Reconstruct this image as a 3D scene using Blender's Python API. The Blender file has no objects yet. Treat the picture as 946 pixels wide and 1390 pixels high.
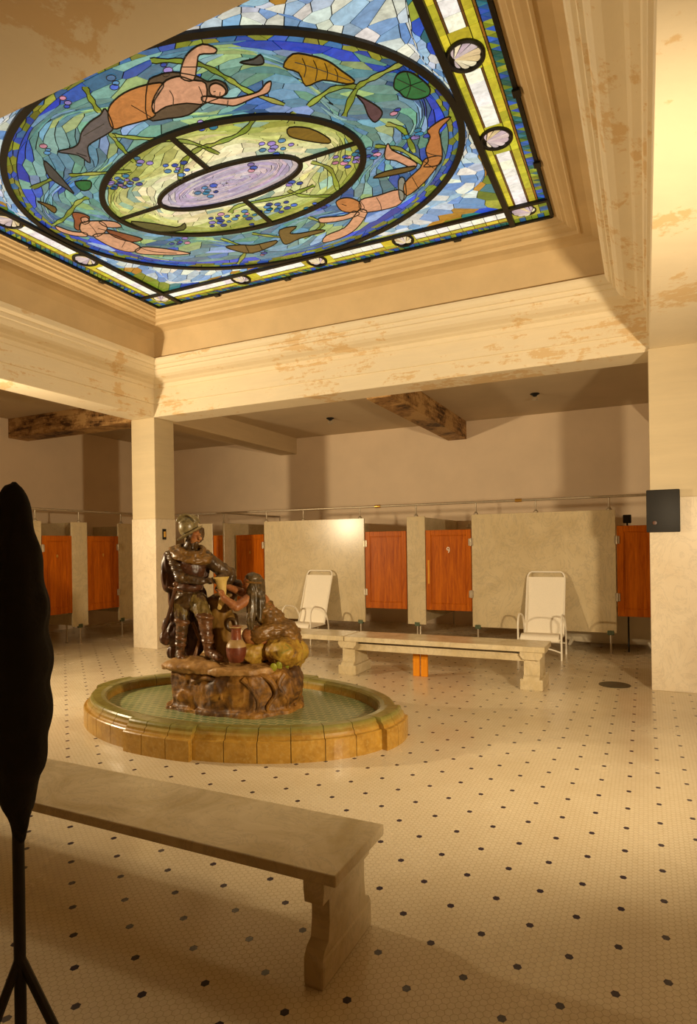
import bpy, bmesh, math, random
import numpy as np
from mathutils import Vector, Matrix, noise, kdtree
random.seed(11)
PI = math.pi
yaw_s = .449085      # the sculpture's front is turned this far from the room's axes
C = bpy.context.scene.collection
SC = bpy.context.scene

# ------------------------------------------------------------------ helpers
def lin(r, g, b):
    def f(c):
        c /= 255.0
        return c/12.92 if c <= 0.04045 else ((c+0.055)/1.055)**2.4
    return (f(r), f(g), f(b), 1.0)

def tag(o, label=None, cat=None, group=None, kind=None):
    if label: o['label'] = label
    if cat: o['category'] = cat
    if group: o['group'] = group
    if kind: o['kind'] = kind
    return o

def thing(name, label, cat, loc=(0, 0, 0), rotz=0.0, group=None):
    o = bpy.data.objects.new(name, None)
    C.objects.link(o)
    o.location = loc
    o.rotation_euler = (0, 0, rotz)
    o.empty_display_size = 0.1
    return tag(o, label, cat, group)

def obj(name, bm, m, parent=None, world=False, smooth=False, sharp=40):
    """link a bmesh as one mesh object; world=True: the coordinates are world ones"""
    me = bpy.data.meshes.new(name)
    bmesh.ops.recalc_face_normals(bm, faces=bm.faces)
    bm.to_mesh(me)
    bm.free()
    me.materials.append(m)
    if smooth:
        for p in me.polygons: p.use_smooth = True
        try: me.set_sharp_from_angle(angle=math.radians(sharp))
        except Exception: pass
    o = bpy.data.objects.new(name, me)
    C.objects.link(o)
    if parent is not None:
        o.parent = parent
        if world:
            M = Matrix.LocRotScale(parent.location, parent.rotation_euler, None)
            g = parent.parent
            if g is not None: M = Matrix.LocRotScale(g.location, g.rotation_euler, None) @ M
            me.transform(M.inverted())
    return o

def dup(root, loc, rotz=None, label=None, group=None):
    r = root.copy(); C.objects.link(r); r.location = loc
    if rotz is not None: r.rotation_euler = (0, 0, rotz)
    if label: r['label'] = label
    if group: r['group'] = group
    for ch in list(root.children):
        c = ch.copy(); C.objects.link(c); c.parent = r
        for g in list(ch.children):
            d = g.copy(); C.objects.link(d); d.parent = c
    return r

def B(): return bmesh.new()

def box(bm, x0, x1, y0, y1, z0, z1, bev=0.0, seg=2):
    t = bmesh.new()
    bmesh.ops.create_cube(t, size=1.0)
    for v in t.verts:
        v.co = Vector((x0 + (v.co.x+.5)*(x1-x0), y0 + (v.co.y+.5)*(y1-y0), z0 + (v.co.z+.5)*(z1-z0)))
    if bev > 0:
        bmesh.ops.bevel(t, geom=t.edges[:], offset=bev, segments=seg, affect='EDGES', profile=.5)
    merge(bm, t)
    return bm

def merge(bm, t, M=None):
    if M is not None: t.transform(M)
    vm = [bm.verts.new(v.co) for v in t.verts]
    t.verts.index_update()
    for f in t.faces:
        try: bm.faces.new([vm[v.index] for v in f.verts])
        except ValueError: pass
    t.free()

def tube(bm, pts, r, n=10, closed=False, rads=None, cap=True):
    pts = [Vector(p) for p in pts]
    N = len(pts)
    rings = []
    up = None
    for i, p in enumerate(pts):
        if closed:
            d = (pts[(i+1) % N]-pts[i-1]).normalized()
        else:
            d = (pts[min(i+1, N-1)]-pts[max(i-1, 0)]).normalized()
        if up is None:
            a = Vector((0, 0, 1)) if abs(d.z) < .9 else Vector((1, 0, 0))
            up = (a-d*a.dot(d)).normalized()
        else:
            up = (up-d*up.dot(d))
            up = up.normalized() if up.length > 1e-6 else Vector((1, 0, 0))
        s = d.cross(up)
        rr = rads[i] if rads else r
        rings.append([bm.verts.new(p+(up*math.cos(2*PI*k/n)+s*math.sin(2*PI*k/n))*rr) for k in range(n)])
    M = N if closed else N-1
    for i in range(M):
        a, b = rings[i], rings[(i+1) % N]
        for k in range(n):
            bm.faces.new([a[k], a[(k+1) % n], b[(k+1) % n], b[k]])
    if not closed and cap:
        bm.faces.new(rings[0][::-1]); bm.faces.new(rings[-1])
    return bm

def smooth_path(pts, n=6, closed=False):
    """Catmull-Rom through the points"""
    P = [Vector(p) for p in pts]
    out = []
    N = len(P)
    for i in range(N if closed else N-1):
        p0 = P[(i-1) % N] if closed or i > 0 else P[0]
        p1, p2 = P[i], P[(i+1) % N]
        p3 = P[(i+2) % N] if closed or i+2 < N else P[-1]
        for k in range(n):
            t = k/n
            out.append(.5*((2*p1)+(p2-p0)*t+(2*p0-5*p1+4*p2-p3)*t*t+(3*p1-p0-3*p2+p3)*t*t*t))
    if not closed: out.append(P[-1])
    return out

def lathe(bm, prof, c=(0, 0, 0), n=24, M=None):
    t = bmesh.new()
    rings = [[t.verts.new((r*math.cos(2*PI*k/n), r*math.sin(2*PI*k/n), z)) for k in range(n)] for r, z in prof]
    for a, b in zip(rings, rings[1:]):
        for k in range(n):
            t.faces.new([a[k], a[(k+1) % n], b[(k+1) % n], b[k]])
    t.faces.new(rings[0][::-1]); t.faces.new(rings[-1])
    bmesh.ops.remove_doubles(t, verts=t.verts, dist=1e-6)
    merge(bm, t, Matrix.Translation(c) @ (M if M is not None else Matrix()))
    return bm

def prism(bm, poly, z0, z1, plane='xy'):
    """extrude a 2-D outline; plane gives which axes the outline lies in"""
    def P(a, b, c):
        return {'xy': (a, b, c), 'xz': (a, c, b), 'yz': (c, a, b)}[plane]
    lo = [bm.verts.new(P(a, b, z0)) for a, b in poly]
    hi = [bm.verts.new(P(a, b, z1)) for a, b in poly]
    n = len(poly)
    bm.faces.new(lo[::-1]); bm.faces.new(hi)
    for i in range(n):
        bm.faces.new([lo[i], lo[(i+1) % n], hi[(i+1) % n], hi[i]])
    return bm

def capsule(bm, a, b, ra, rb, n=14, flat=None):
    a, b = Vector(a), Vector(b)
    d = b-a
    L = d.length
    d = d.normalized() if L > 1e-6 else Vector((0, 0, 1))
    q = Vector((0, 0, 1)).rotation_difference(d).to_matrix().to_4x4()
    prof = [(ra*math.cos(t), -ra*-math.sin(t)) for t in [(-PI/2+.001)+(PI/2)*k/5 for k in range(6)]]
    prof = [(r, z) for r, z in prof]
    prof += [(rb*math.cos(t), L+rb*math.sin(t)) for t in [(PI/2-.001)*k/5 for k in range(6)]]
    lathe(bm, prof, a, n, q)

def ellipsoid(bm, c, r, rot=(0, 0, 0)):
    t = bmesh.new()
    bmesh.ops.create_icosphere(t, subdivisions=3, radius=1)
    M = Matrix.Translation(c) @ Matrix.Rotation(rot[2], 4, 'Z') @ Matrix.Rotation(rot[1], 4, 'Y') @ Matrix.Rotation(rot[0], 4, 'X') @ Matrix.Diagonal((r[0], r[1], r[2], 1))
    merge(bm, t, M)

def blend_body(name, bm, m, parent, voxel=.012, it=6, disp=None, disp2=None):
    """fuse overlapping volumes into one continuous skin, smoothed; disp=(amplitude, scale vector)"""
    me = bpy.data.meshes.new(name)
    bm.to_mesh(me); bm.free()
    o = bpy.data.objects.new(name, me)
    C.objects.link(o)
    r = o.modifiers.new('r', 'REMESH'); r.mode = 'VOXEL'; r.voxel_size = voxel
    if it:
        s = o.modifiers.new('s', 'SMOOTH'); s.iterations = it; s.factor = .5
    dg = bpy.context.evaluated_depsgraph_get()
    dg.update()
    new = bpy.data.meshes.new_from_object(o.evaluated_get(dg))
    o.modifiers.clear()
    o.data = new
    bpy.data.meshes.remove(me)
    new.name = name
    for dd in (disp, disp2):
        if dd:
            amp, sc = dd
            nv = [v.normal.copy() for v in new.vertices]
            for v, nn in zip(new.vertices, nv):
                q = Vector((v.co.x*sc[0], v.co.y*sc[1], v.co.z*sc[2]))
                v.co += nn*(amp*(noise.noise(q)+.5*noise.noise(q*2.1+Vector((5, 3, 1)))))
    new.materials.clear(); new.materials.append(m)
    for p in new.polygons: p.use_smooth = True
    o.parent = parent
    return o

# ------------------------------------------------------------------ materials
class NT:
    def __init__(s, name):
        s.m = bpy.data.materials.new(name); s.m.use_nodes = True
        s.t = s.m.node_tree
        s.b = s.t.nodes['Principled BSDF']
    def n(s, typ, **kw):
        nd = s.t.nodes.new('ShaderNode'+typ)
        for k, v in kw.items():
            if k.startswith('_'): setattr(nd, k[1:], v)
            else:
                key = int(k[1:]) if (k[0] == 'i' and k[1:].isdigit()) else k.replace('__', ' ')
                s.put(nd.inputs[key], v)
        return nd
    def put(s, sock, v):
        if isinstance(v, bpy.types.NodeSocket): s.t.links.new(v, sock)
        else: sock.default_value = v
    def math(s, op, a, b=0.0, c=0.0):
        nd = s.n('Math', _operation=op, i0=a, i1=b, i2=c); return nd.outputs[0]
    def coord(s, kind='Object'): return s.n('TexCoord').outputs[kind]
    def noise(s, vec, scale=5, detail=4, rough=.55, dist=0.0, sc3=None):
        if sc3: vec = s.n('Mapping', Vector=vec, Scale=sc3).outputs[0]
        nd = s.n('TexNoise', Vector=vec, Scale=scale, Detail=detail, Roughness=rough, Distortion=dist)
        return nd.outputs['Fac']
    def ramp(s, fac, stops):
        nd = s.n('ValToRGB', Fac=fac)
        e = nd.color_ramp.elements
        while len(e) > 1: e.remove(e[-1])
        e[0].position = stops[0][0]; e[0].color = stops[0][1]
        for p, c in stops[1:]:
            x = e.new(p); x.color = c
        return nd.outputs['Color']
    def step(s, fac, lo, hi):
        nd = s.n('MapRange', Value=fac); nd.inputs[1].default_value = lo; nd.inputs[2].default_value = hi
        return nd.outputs[0]
    def mix(s, fac, a, b):
        nd = s.n('Mix', _data_type='RGBA')
        s.put(nd.inputs[0], fac); s.put(nd.inputs[6], a); s.put(nd.inputs[7], b)
        return nd.outputs[2]
    def bump(s, h, strength=.3, dist=.01):
        nd = s.n('Bump', Height=h, Strength=strength, Distance=dist)
        s.put(s.b.inputs['Normal'], nd.outputs[0])
    def set(s, col=None, rough=None, metal=None, spec=None, coat=None):
        if col is not None: s.put(s.b.inputs['Base Color'], col)
        if rough is not None: s.put(s.b.inputs['Roughness'], rough)
        if metal is not None: s.put(s.b.inputs['Metallic'], metal)
        if spec is not None: s.put(s.b.inputs['Specular IOR Level'], spec)
        if coat is not None: s.put(s.b.inputs['Coat Weight'], coat)
        return s.m

def simple(name, c, rough=.5, metal=0.0, var=.12, scale=8, bump=0.0, coat=None, spec=None):
    """one colour with slow tonal variation"""
    t = NT(name)
    v = t.noise(t.coord(), scale, 5)
    a = tuple(min(1, x*(1-var)) for x in c[:3])+(1,)
    b = tuple(min(1, x*(1+var)) for x in c[:3])+(1,)
    col = t.mix(t.step(v, .3, .7), a, b)
    if bump: t.bump(t.noise(t.coord(), scale*6, 4), bump, .01)
    return t.set(col, rough, metal, spec, coat)

def M_plaster(name, base, stain, amount=.62, dark=None):
    """old cream paint with peeled ochre patches"""
    t = NT(name); co = t.coord()
    n1 = t.noise(co, 1.1, 8, .66, .6)
    n2 = t.noise(co, 4.0, 7, .7, .5, (.4, .4, 3.2))
    n3 = t.noise(co, 14, 5, .7)
    s = t.math('ADD', t.math('MULTIPLY', n1, .42), t.math('ADD', t.math('MULTIPLY', n2, .40), t.math('MULTIPLY', n3, .18)))
    col = t.mix(t.step(n2, .3, .75), tuple(x*.90 for x in base[:3])+(1,), base)
    col = t.mix(t.math('MULTIPLY', t.step(s, amount, amount+.03), .62), col, stain)
    if dark: col = t.mix(t.step(s, amount+.05, amount+.09), col, dark)
    t.bump(s, .25, .012)
    return t.set(col, .62, spec=.3)

def M_marble(name, a, b, vein=(.3, .26, .2, 1), vs=.35, rough=.25, scale=1.6):
    t = NT(name); co = t.coord()
    n1 = t.noise(co, scale, 8, .62, 1.2)
    n2 = t.noise(co, scale*2.2, 9, .68, 2.2, (1, 1, .6))
    n3 = t.noise(co, 30, 4, .7)
    col = t.mix(t.step(n1, .32, .7), a, b)
    v = t.math('ABSOLUTE', t.math('SUBTRACT', n2, .5))
    col = t.mix(t.math('MULTIPLY', t.step(v, .028, 0.0), vs), col, vein)
    col = t.mix(t.math('MULTIPLY', t.step(n3, .62, .8), vs*.5), col, vein)
    st = t.noise(co, .9, 6, .7, .5)
    col = t.mix(t.math('MULTIPLY', t.step(st, .58, .75), .35), col, (a[0]*.72, a[1]*.6, a[2]*.4, 1))
    return t.set(col, rough, spec=.3)

def M_wood(name, c1, c2, axis=(9, 9, .7), rough=.32):
    t = NT(name); co = t.coord()
    n1 = t.noise(co, 2.2, 6, .6, .8, axis)
    n2 = t.noise(co, 9, 5, .6, .4, axis)
    f = t.math('ADD', t.math('MULTIPLY', n1, .65), t.math('MULTIPLY', n2, .35))
    col = t.mix(t.step(f, .34, .66), c1, c2)
    return t.set(col, rough, spec=.16)

def M_floor():
    """small hexagonal tiles with a darker dot tile in a staggered lattice"""
    t = NT('hexagon_floor_tile'); co = t.coord()
    sx, sy = .17/7, .2815/9
    xy = t.n('SeparateXYZ', Vector=co)
    X = t.math('DIVIDE', t.math('ADD', xy.outputs[0], .966+.34*40), sx)
    Y = t.math('DIVIDE', t.math('SUBTRACT', xy.outputs[1], 2.803-.2815*40), sy)
    def near(v, per, off=0.0):
        a = t.math('DIVIDE', t.math('SUBTRACT', v, off), per)
        return t.math('MULTIPLY', t.math('SUBTRACT', a, t.math('FLOOR', t.math('ADD', a, .5))), per)
    def hexd(dx, dy):
        ax = t.math('ABSOLUTE', dx); ay = t.math('ABSOLUTE', dy)
        return t.math('MAXIMUM', ay, t.math('ADD', t.math('MULTIPLY', ax, .866*.866), t.math('MULTIPLY', ay, .5)))
    d1 = hexd(near(X, 2), near(Y, 1)); d2 = hexd(near(X, 2, 1), near(Y, 1, .5))
    d = t.math('MINIMUM', d1, d2)
    grout = t.step(d, .44, .49)
    e1 = hexd(near(X, 14), near(Y, 9)); e2 = hexd(near(X, 14, 7), near(Y, 9, 4.5))
    dot = t.math('LESS_THAN', t.math('MINIMUM', e1, e2), .52)
    n1 = t.noise(co, .8, 7, .62, .4); n2 = t.noise(co, 38, 2)
    col = t.mix(t.step(n1, .3, .72), lin(212, 194, 160), lin(232, 218, 188))
    col = t.mix(t.math('MULTIPLY', t.step(n2, .42, .62), .22), col, lin(196, 176, 138))
    col = t.mix(t.math('MULTIPLY', grout, .55), col, lin(150, 122, 86))
    col = t.mix(dot, col, lin(52, 44, 60))
    t.bump(t.math('SUBTRACT', 1.0, grout), .15, .002)
    return t.set(col, t.step(n1, .2, 1.6), spec=.4)

M = {}
M['wall'] = simple('cream_wall_plaster', lin(238, 214, 182), .75, var=.05, scale=1.5, bump=.05)
M['ceil'] = simple('ceiling_plaster', lin(206, 184, 150), .8, var=.06, scale=1.2, bump=.05)
M['beam'] = M_plaster('peeling_cream_paint', lin(243, 228, 197), lin(216, 176, 110), .535)
M['stain'] = M_plaster('water_stained_plaster', lin(196, 156, 100), lin(120, 78, 36), .46, lin(70, 44, 20))
M['beam2'] = M_plaster('aisle_beam_paint', lin(216, 192, 152), lin(190, 158, 110), .62)
M['floor'] = M_floor()
M['marble'] = M_marble('veined_cream_marble', lin(214, 196, 158), lin(196, 176, 136), rough=.22)
M['pillar_marble'] = M_marble('pale_pillar_marble', lin(236, 222, 196), lin(222, 204, 174), vs=.22, rough=.28)
M['pillar_paint'] = M_plaster('pillar_cream_paint', lin(218, 200, 164), lin(226, 196, 140), .6)
M['bench'] = M_marble('bench_marble', lin(226, 210, 176), lin(190, 170, 128), vs=.3, rough=.24, scale=2.2)
M['wood'] = M_wood('mahogany_door_wood', lin(148, 66, 7), lin(202, 108, 13), rough=.42)
M['wood_edge'] = M_wood('pale_raw_wood', lin(206, 132, 34), lin(236, 170, 62), rough=.5)
M['prop'] = M_wood('orange_prop_timber', lin(214, 126, 22), lin(240, 160, 40), rough=.5)
M['pipe'] = simple('dull_nickel_pipe', lin(186, 172, 148), .42, .6, .1, 20)
M['brass'] = simple('brass', lin(214, 170, 84), .3, .9, .1, 20)
M['verdigris'] = simple('verdigris_bronze', lin(86, 98, 74), .5, .4, .3, 40)
M['dark'] = simple('black_metal', lin(24, 20, 15), .6, 0, .2, 20)
M['cloth'] = simple('black_cloth', lin(22, 19, 14), .9, 0, .2, 20, .2)
M['sling'] = simple('white_sling_fabric', lin(250, 240, 220), .8, 0, .03, 60, .05)
M['tube'] = simple('white_enamel_tube', lin(246, 238, 220), .35, 0, .03, 20)
M['number'] = simple('white_enamel_number', lin(246, 240, 220), .4, 0, .02, 20)
M['lead'] = simple('black_lead_came', lin(20, 19, 14), .5, .3, .2, 30)
M['tub'] = simple('enamel_tub', lin(214, 200, 172), .35, 0, .05, 5)
POLYS = [
 ('hair','dark_brown',[(0.244,-1.267),(0.367,-1.296),(0.486,-1.272),(0.604,-1.177),(0.644,-1.093),(0.708,-1.079),(0.743,-1.025),(0.719,-0.952),(0.654,-0.927),(0.479,-0.925),(0.296,-0.883),(0.129,-0.924),(-0.013,-0.996)]),
 ('fish_tail','tail_grey',[(-0.219,-1.218),(-0.323,-1.043),(-0.428,-1.005),(-0.58,-0.988),(-0.706,-0.954),(-0.853,-0.795),(-0.858,-0.917),(-0.973,-1.027),(-0.813,-1.008),(-0.715,-1.032),(-0.594,-1.112),(-0.437,-1.168),(-0.305,-1.188)]),
 ('hips','skin_orange',[(-0.15,-1.234),(0.035,-1.279),(0.223,-1.269),(0.355,-1.221),(0.222,-1.145),(0.112,-1.081),(0.069,-0.998),(-0.043,-0.99),(-0.218,-1.012),(-0.338,-1.028),(-0.268,-1.147)]),
 ('torso','skin',[(0.349,-1.224),(0.453,-1.235),(0.513,-1.214),(0.556,-1.156),(0.622,-1.086),(0.49,-0.93),(0.37,-0.991),(0.208,-1.032),(0.075,-1.016),(0.155,-1.12)]),
 ('raised_arm','skin',[(0.502,-1.21),(0.596,-1.303),(0.697,-1.361),(0.825,-1.376),(0.884,-1.307),(0.848,-1.279),(0.754,-1.315),(0.686,-1.258),(0.567,-1.15)]),
 ('reaching_arm','skin',[(0.532,-0.992),(0.675,-0.892),(0.791,-0.861),(0.92,-0.85),(1.006,-0.891),(1.051,-0.893),(1.021,-0.847),(0.966,-0.807),(0.849,-0.812),(0.689,-0.805),(0.622,-0.843),(0.496,-0.947)]),
 ('head','skin',[(0.634,-1.052),(0.691,-1.056),(0.716,-1.01),(0.706,-0.959),(0.658,-0.932),(0.609,-0.949),(0.589,-0.989)]),
 ('torso','skin',[(0.991,0.796),(1.169,0.801),(1.386,0.798),(1.387,0.938),(1.26,1.055),(0.985,1.034),(0.917,0.96)]),
 ('loincloth','cloth_grey',[(1.433,0.661),(1.493,0.654),(1.403,0.946),(1.335,0.962)]),
 ('thigh','skin_orange',[(1.463,0.732),(1.674,0.569),(1.758,0.464),(1.896,0.494),(1.8,0.633),(1.616,0.811),(1.418,0.928)]),
 ('shin','skin_orange',[(2.102,0.055),(2.021,0.05),(1.89,0.119),(1.885,0.206),(1.798,0.349),(1.77,0.507),(1.708,0.565),(1.835,0.599),(1.902,0.487),(1.954,0.267),(1.981,0.152)]),
 ('kicking_leg','skin',[(1.494,0.195),(1.547,0.126),(1.544,0.22),(1.623,0.368),(1.67,0.5),(1.608,0.529),(1.519,0.37),(1.449,0.308)]),
 ('head','skin_orange',[(0.759,0.729),(0.833,0.684),(0.918,0.712),(0.968,0.815),(0.927,0.938),(0.844,0.961),(0.748,0.884)]),
 ('reaching_arm','skin',[(0.854,0.939),(0.721,0.97),(0.5,0.902),(0.454,0.948),(0.478,1.001),(0.683,1.048),(0.874,1.021)]),
 ('lower_arm','skin',[(0.927,0.938),(0.956,1.035),(0.735,1.26),(0.515,1.36),(0.282,1.372),(0.381,1.246),(0.63,1.188),(0.839,1.003)]),
 ('hair','hair_red',[(-1.644,-0.306),(-1.57,-0.267),(-1.554,-0.176),(-1.647,-0.125),(-1.728,-0.129),(-1.855,-0.04),(-1.856,-0.099),(-1.746,-0.194)]),
 ('head','skin',[(-1.648,-0.199),(-1.584,-0.192),(-1.598,-0.137),(-1.651,-0.1),(-1.713,-0.11)]),
 ('torso','skin',[(-1.72,-0.136),(-1.535,-0.085),(-1.523,0.004),(-1.604,0.09),(-1.781,0.14),(-1.854,0.081),(-1.854,-0.019)]),
 ('lower_arm','skin',[(-2.002,-0.213),(-1.978,-0.17),(-1.938,-0.055),(-1.835,0.031),(-1.899,0.087),(-2.013,-0.013),(-2.047,-0.135)]),
 ('raised_arm','skin',[(-1.527,-0.081),(-1.394,0.006),(-1.417,0.108),(-1.55,0.04)]),
 ('hips','skin',[(-1.815,0.102),(-1.627,0.158),(-1.579,0.328),(-1.552,0.514),(-1.675,0.575),(-1.777,0.523),(-1.837,0.357)]),
 ('drapery','hair_red',[(-1.59,0.078),(-1.483,0.233),(-1.403,0.398),(-1.548,0.395),(-1.634,0.236)]),
 ('leg','skin',[(-1.675,0.562),(-1.533,0.533),(-1.383,0.637),(-1.256,0.77),(-1.166,0.895),(-1.342,0.841),(-1.527,0.74),(-1.666,0.644)]),
 ('fish','gold',[(1.325,-1.046),(1.43,-0.975),(1.51,-0.881),(1.553,-0.765),(1.595,-0.637),(1.535,-0.637),(1.396,-0.747),(1.26,-0.751),(1.276,-0.886),(1.209,-0.977)]),
 ('fish','plum',[(1.547,-0.502),(1.591,-0.431),(1.645,-0.308),(1.639,-0.227),(1.555,-0.17),(1.538,-0.266),(1.558,-0.397)]),
 ('fish','brown_gold',[(0.922,-0.423),(1.062,-0.34),(1.141,-0.168),(1.11,-0.11),(0.963,-0.224),(0.87,-0.337)]),
 ('fish','brown',[(-0.713,0.94),(-0.531,0.991),(-0.418,1.058),(-0.144,1.079),(-0.239,1.16),(-0.542,1.205),(-0.677,1.066)]),
 ('fish','brown',[(0.009,0.904),(0.204,0.926),(0.068,1.014),(0.165,1.065),(0.377,1.094),(0.408,1.15),(0.11,1.16),(-0.09,1.206),(-0.09,1.098)]),
 ('fish','olive_dark',[(-1.236,0.069),(-1.049,0.222),(-0.909,0.371),(-0.781,0.341),(-0.881,0.444),(-1.131,0.362),(-1.246,0.185)]),
 ('fish','slate',[(-1.16,-1.011),(-1.197,-0.861),(-1.335,-0.552),(-1.339,-0.635),(-1.319,-0.833)]),
 ('fish','brown',[(-1.751,-0.617),(-1.689,-0.468),(-1.787,-0.397),(-1.763,-0.523)]),
 ('fish','slate',[(0.966,-1.15),(1.067,-1.133),(1.129,-1.143),(1.113,-1.076),(1.058,-1.078)]),
 ('fish','brown',[(1.251,0.502),(1.379,0.458),(1.644,0.502),(1.591,0.551),(1.418,0.54)]),
 ('lily_leaf','leaf_green',[(1.826,-0.459),(1.886,-0.558),(1.963,-0.558),(2.017,-0.473),(2.057,-0.342),(2.024,-0.265),(1.931,-0.269),(1.863,-0.325),(1.846,-0.397)]),
 ('lily_leaf','leaf_green',[(-1.177,-0.678),(-1.043,-0.625),(-1.139,-0.539),(-1.231,-0.555)]),
]
VINES = [
 [(-0.18,-1.444),(-0.246,-1.323),(-0.296,-1.204)],
 [(-0.404,-0.992),(-0.46,-0.828),(-0.513,-0.621)],
 [(-1.164,-0.745),(-0.954,-0.667),(-0.63,-0.543)],
 [(-1.636,-0.762),(-1.269,-0.784)],
 [(0.418,-1.418),(0.603,-1.32),(0.713,-1.218),(0.789,-1.047),(0.854,-0.864),(1.012,-0.641)],
 [(0.772,-0.652),(0.556,-0.528),(0.268,-0.507),(0.099,-0.518),(-0.139,-0.431),(-0.353,-0.227)],
 [(-0.153,-0.77),(0.081,-0.627),(0.21,-0.385)],
 [(1.036,-0.529),(0.914,-0.482)],
 [(1.943,-0.616),(1.718,-0.585),(1.564,-0.54),(1.359,-0.322)],
 [(1.576,-0.565),(1.406,-0.62),(1.162,-0.548)],
 [(1.62,-0.093),(1.712,0.04),(1.696,0.354)],
 [(1.431,0.121),(1.6,0.249),(1.702,0.532),(1.68,0.674),(1.591,0.858)],
 [(0.853,0.068),(0.949,0.238),(0.866,0.554)],
 [(-1.303,-0.42),(-1.461,-0.402),(-1.784,-0.269),(-2.017,-0.221)],
 [(-0.665,0.801),(-0.564,1.071),(-0.618,1.18),(-0.872,1.386)],
 [(-0.307,0.861),(-0.175,0.991),(-0.014,1.116)],
 [(0.389,0.85),(0.442,1.048),(0.124,1.209)],
 [(0.448,0.35),(0.534,0.49),(0.825,0.64)],
 [(-0.271,0.419),(-0.098,0.35),(0.389,0.416),(0.703,0.386)],
 [(-0.407,-0.971),(-0.271,-0.866),(-0.046,-0.716)],
]
FLOWERS = [(0.673,-0.251,9),(-0.237,-0.384,8),(0.32,-0.728,5),(-0.827,-0.47,10),(-0.458,-0.607,4),(-1.024,-1.078,3),(1.14,0.185,8),(1.273,0.167,7),(1.811,0.142,5),(1.756,-0.202,2),(-0.437,0.499,11),(-0.129,0.51,7),(0.228,0.552,9),(0.113,0.545,5),(-1.109,0.656,6),(0.557,0.704,5),(-0.222,0.006,7),(-0.21,0.751,4),(-0.419,-1.39,3),(0.05,-1.375,3),(0.465,-1.3,3),(-0.44,1.295,3),(0.547,0.246,4),(0.36,-0.093,3),(-1.751,0.732,2),(1.402,0.232,3),(-0.923,-0.447,6),(-0.768,-0.413,5)]
STROKES = [
 [(0.358,-1.163),(0.339,-1.105),(0.279,-1.037)],
 [(0.573,-1.101),(0.541,-1.023),(0.481,-0.944)],
 [(0.001,-1.178),(0.023,-1.095),(0.043,-1.007)],
 [(0.352,-1.217),(0.21,-1.151),(0.09,-1.03)],
 [(0.591,-1.297),(0.681,-1.252)],
 [(0.675,-0.892),(0.628,-0.84)],
 [(0.633,-1.011),(0.651,-1.009)],
 [(0.611,-0.983),(0.624,-0.973)],
 [(0.677,-0.988),(0.653,-0.962)],
 [(1.155,0.803),(1.144,0.927),(1.108,1.047)],
 [(0.991,0.796),(0.981,0.912),(0.917,0.96)],
 [(1.742,0.477),(1.785,0.604)],
 [(1.794,0.361),(1.846,0.43),(1.903,0.473)],
 [(0.811,0.756),(0.838,0.801)],
 [(0.851,1.009),(0.913,1.098)],
 [(1.571,0.649),(1.563,0.855)],
 [(-1.651,-0.089),(-1.7,0.021),(-1.775,0.135)],
 [(-1.598,0.074),(-1.641,0.012)],
 [(-1.651,-0.164),(-1.649,-0.145)],
 [(-1.593,0.341),(-1.727,0.423)],
 [(-1.561,0.509),(-1.498,0.654),(-1.289,0.808)],
 [(1.366,-0.99),(1.348,-0.907),(1.294,-0.838)],
 [(1.426,-0.941),(1.409,-0.857),(1.348,-0.771)],
 [(1.483,-0.885),(1.466,-0.809),(1.424,-0.743)],
 [(1.524,-0.809),(1.514,-0.746),(1.477,-0.686)],
 [(1.304,-0.985),(1.413,-0.864),(1.574,-0.657)],
 [(1.874,-0.526),(1.942,-0.421),(2.018,-0.31)],
 [(1.96,-0.55),(1.942,-0.421),(1.877,-0.323)],
 [(1.849,-0.406),(1.942,-0.421),(2.041,-0.421)],
 [(-0.502,1.014),(-0.56,1.164)],
 [(-0.357,1.067),(-0.401,1.201)],
 [(-0.598,-1.092),(-0.342,-1.12)],
 [(-0.824,-0.964),(-0.785,-0.892)],
]
# ------------------------------------------------------------------ the room
XL, XR, YB, YN, ZC = -10.45, 3.6, 11.98, -2.6, 3.99
bx0, bx1, by0, by1 = -6.96, .06, 1.97, 7.52        # inner faces of the beams round the light well
BW = .46
def struct(name, bm, m, smooth=False):
    return tag(obj(name, bm, m, smooth=smooth), kind='structure')
struct('floor', box(B(), XL-.2, XR+.2, YN-.2, YB+.2, -.12, 0), M['floor'])
struct('wall_back', box(B(), XL-.2, XR+.2, YB, YB+.2, 0, 5.3), M['wall'])
struct('wall_left', box(B(), XL-.2, XL, YN, YB, 0, 5.3), M['wall'])
struct('wall_right', box(B(), XR, XR+.2, YN, YB, 0, 5.3), M['wall'])
struct('wall_front', box(B(), XL-.2, XR+.2, YN-.2, YN, 0, 5.3), M['wall'])
bm = B()
ox0, ox1, oy0, oy1 = bx0-BW+.02, bx1+BW-.02, by0-BW+.02, by1+BW-.02
box(bm, XL, ox0, YN, YB, ZC, ZC+.1); box(bm, ox1, XR, YN, YB, ZC, ZC+.1)
box(bm, ox0, ox1, YN, oy0, ZC, ZC+.1); box(bm, ox0, ox1, oy1, YB, ZC, ZC+.1)
struct('ceiling', bm, M['ceil'])

def ring_sweep(bm, prof):
    rings = []
    for d, z in prof:
        rings.append([bm.verts.new(p) for p in ((bx0+d, by0+d, z), (bx1-d, by0+d, z), (bx1-d, by1-d, z), (bx0+d, by1-d, z))])
    n = len(rings)
    for i in range(n):
        a, b = rings[i], rings[(i+1) % n]
        for k in range(4):
            bm.faces.new([a[k], a[(k+1) % 4], b[(k+1) % 4], b[k]])
    return bm
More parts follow.
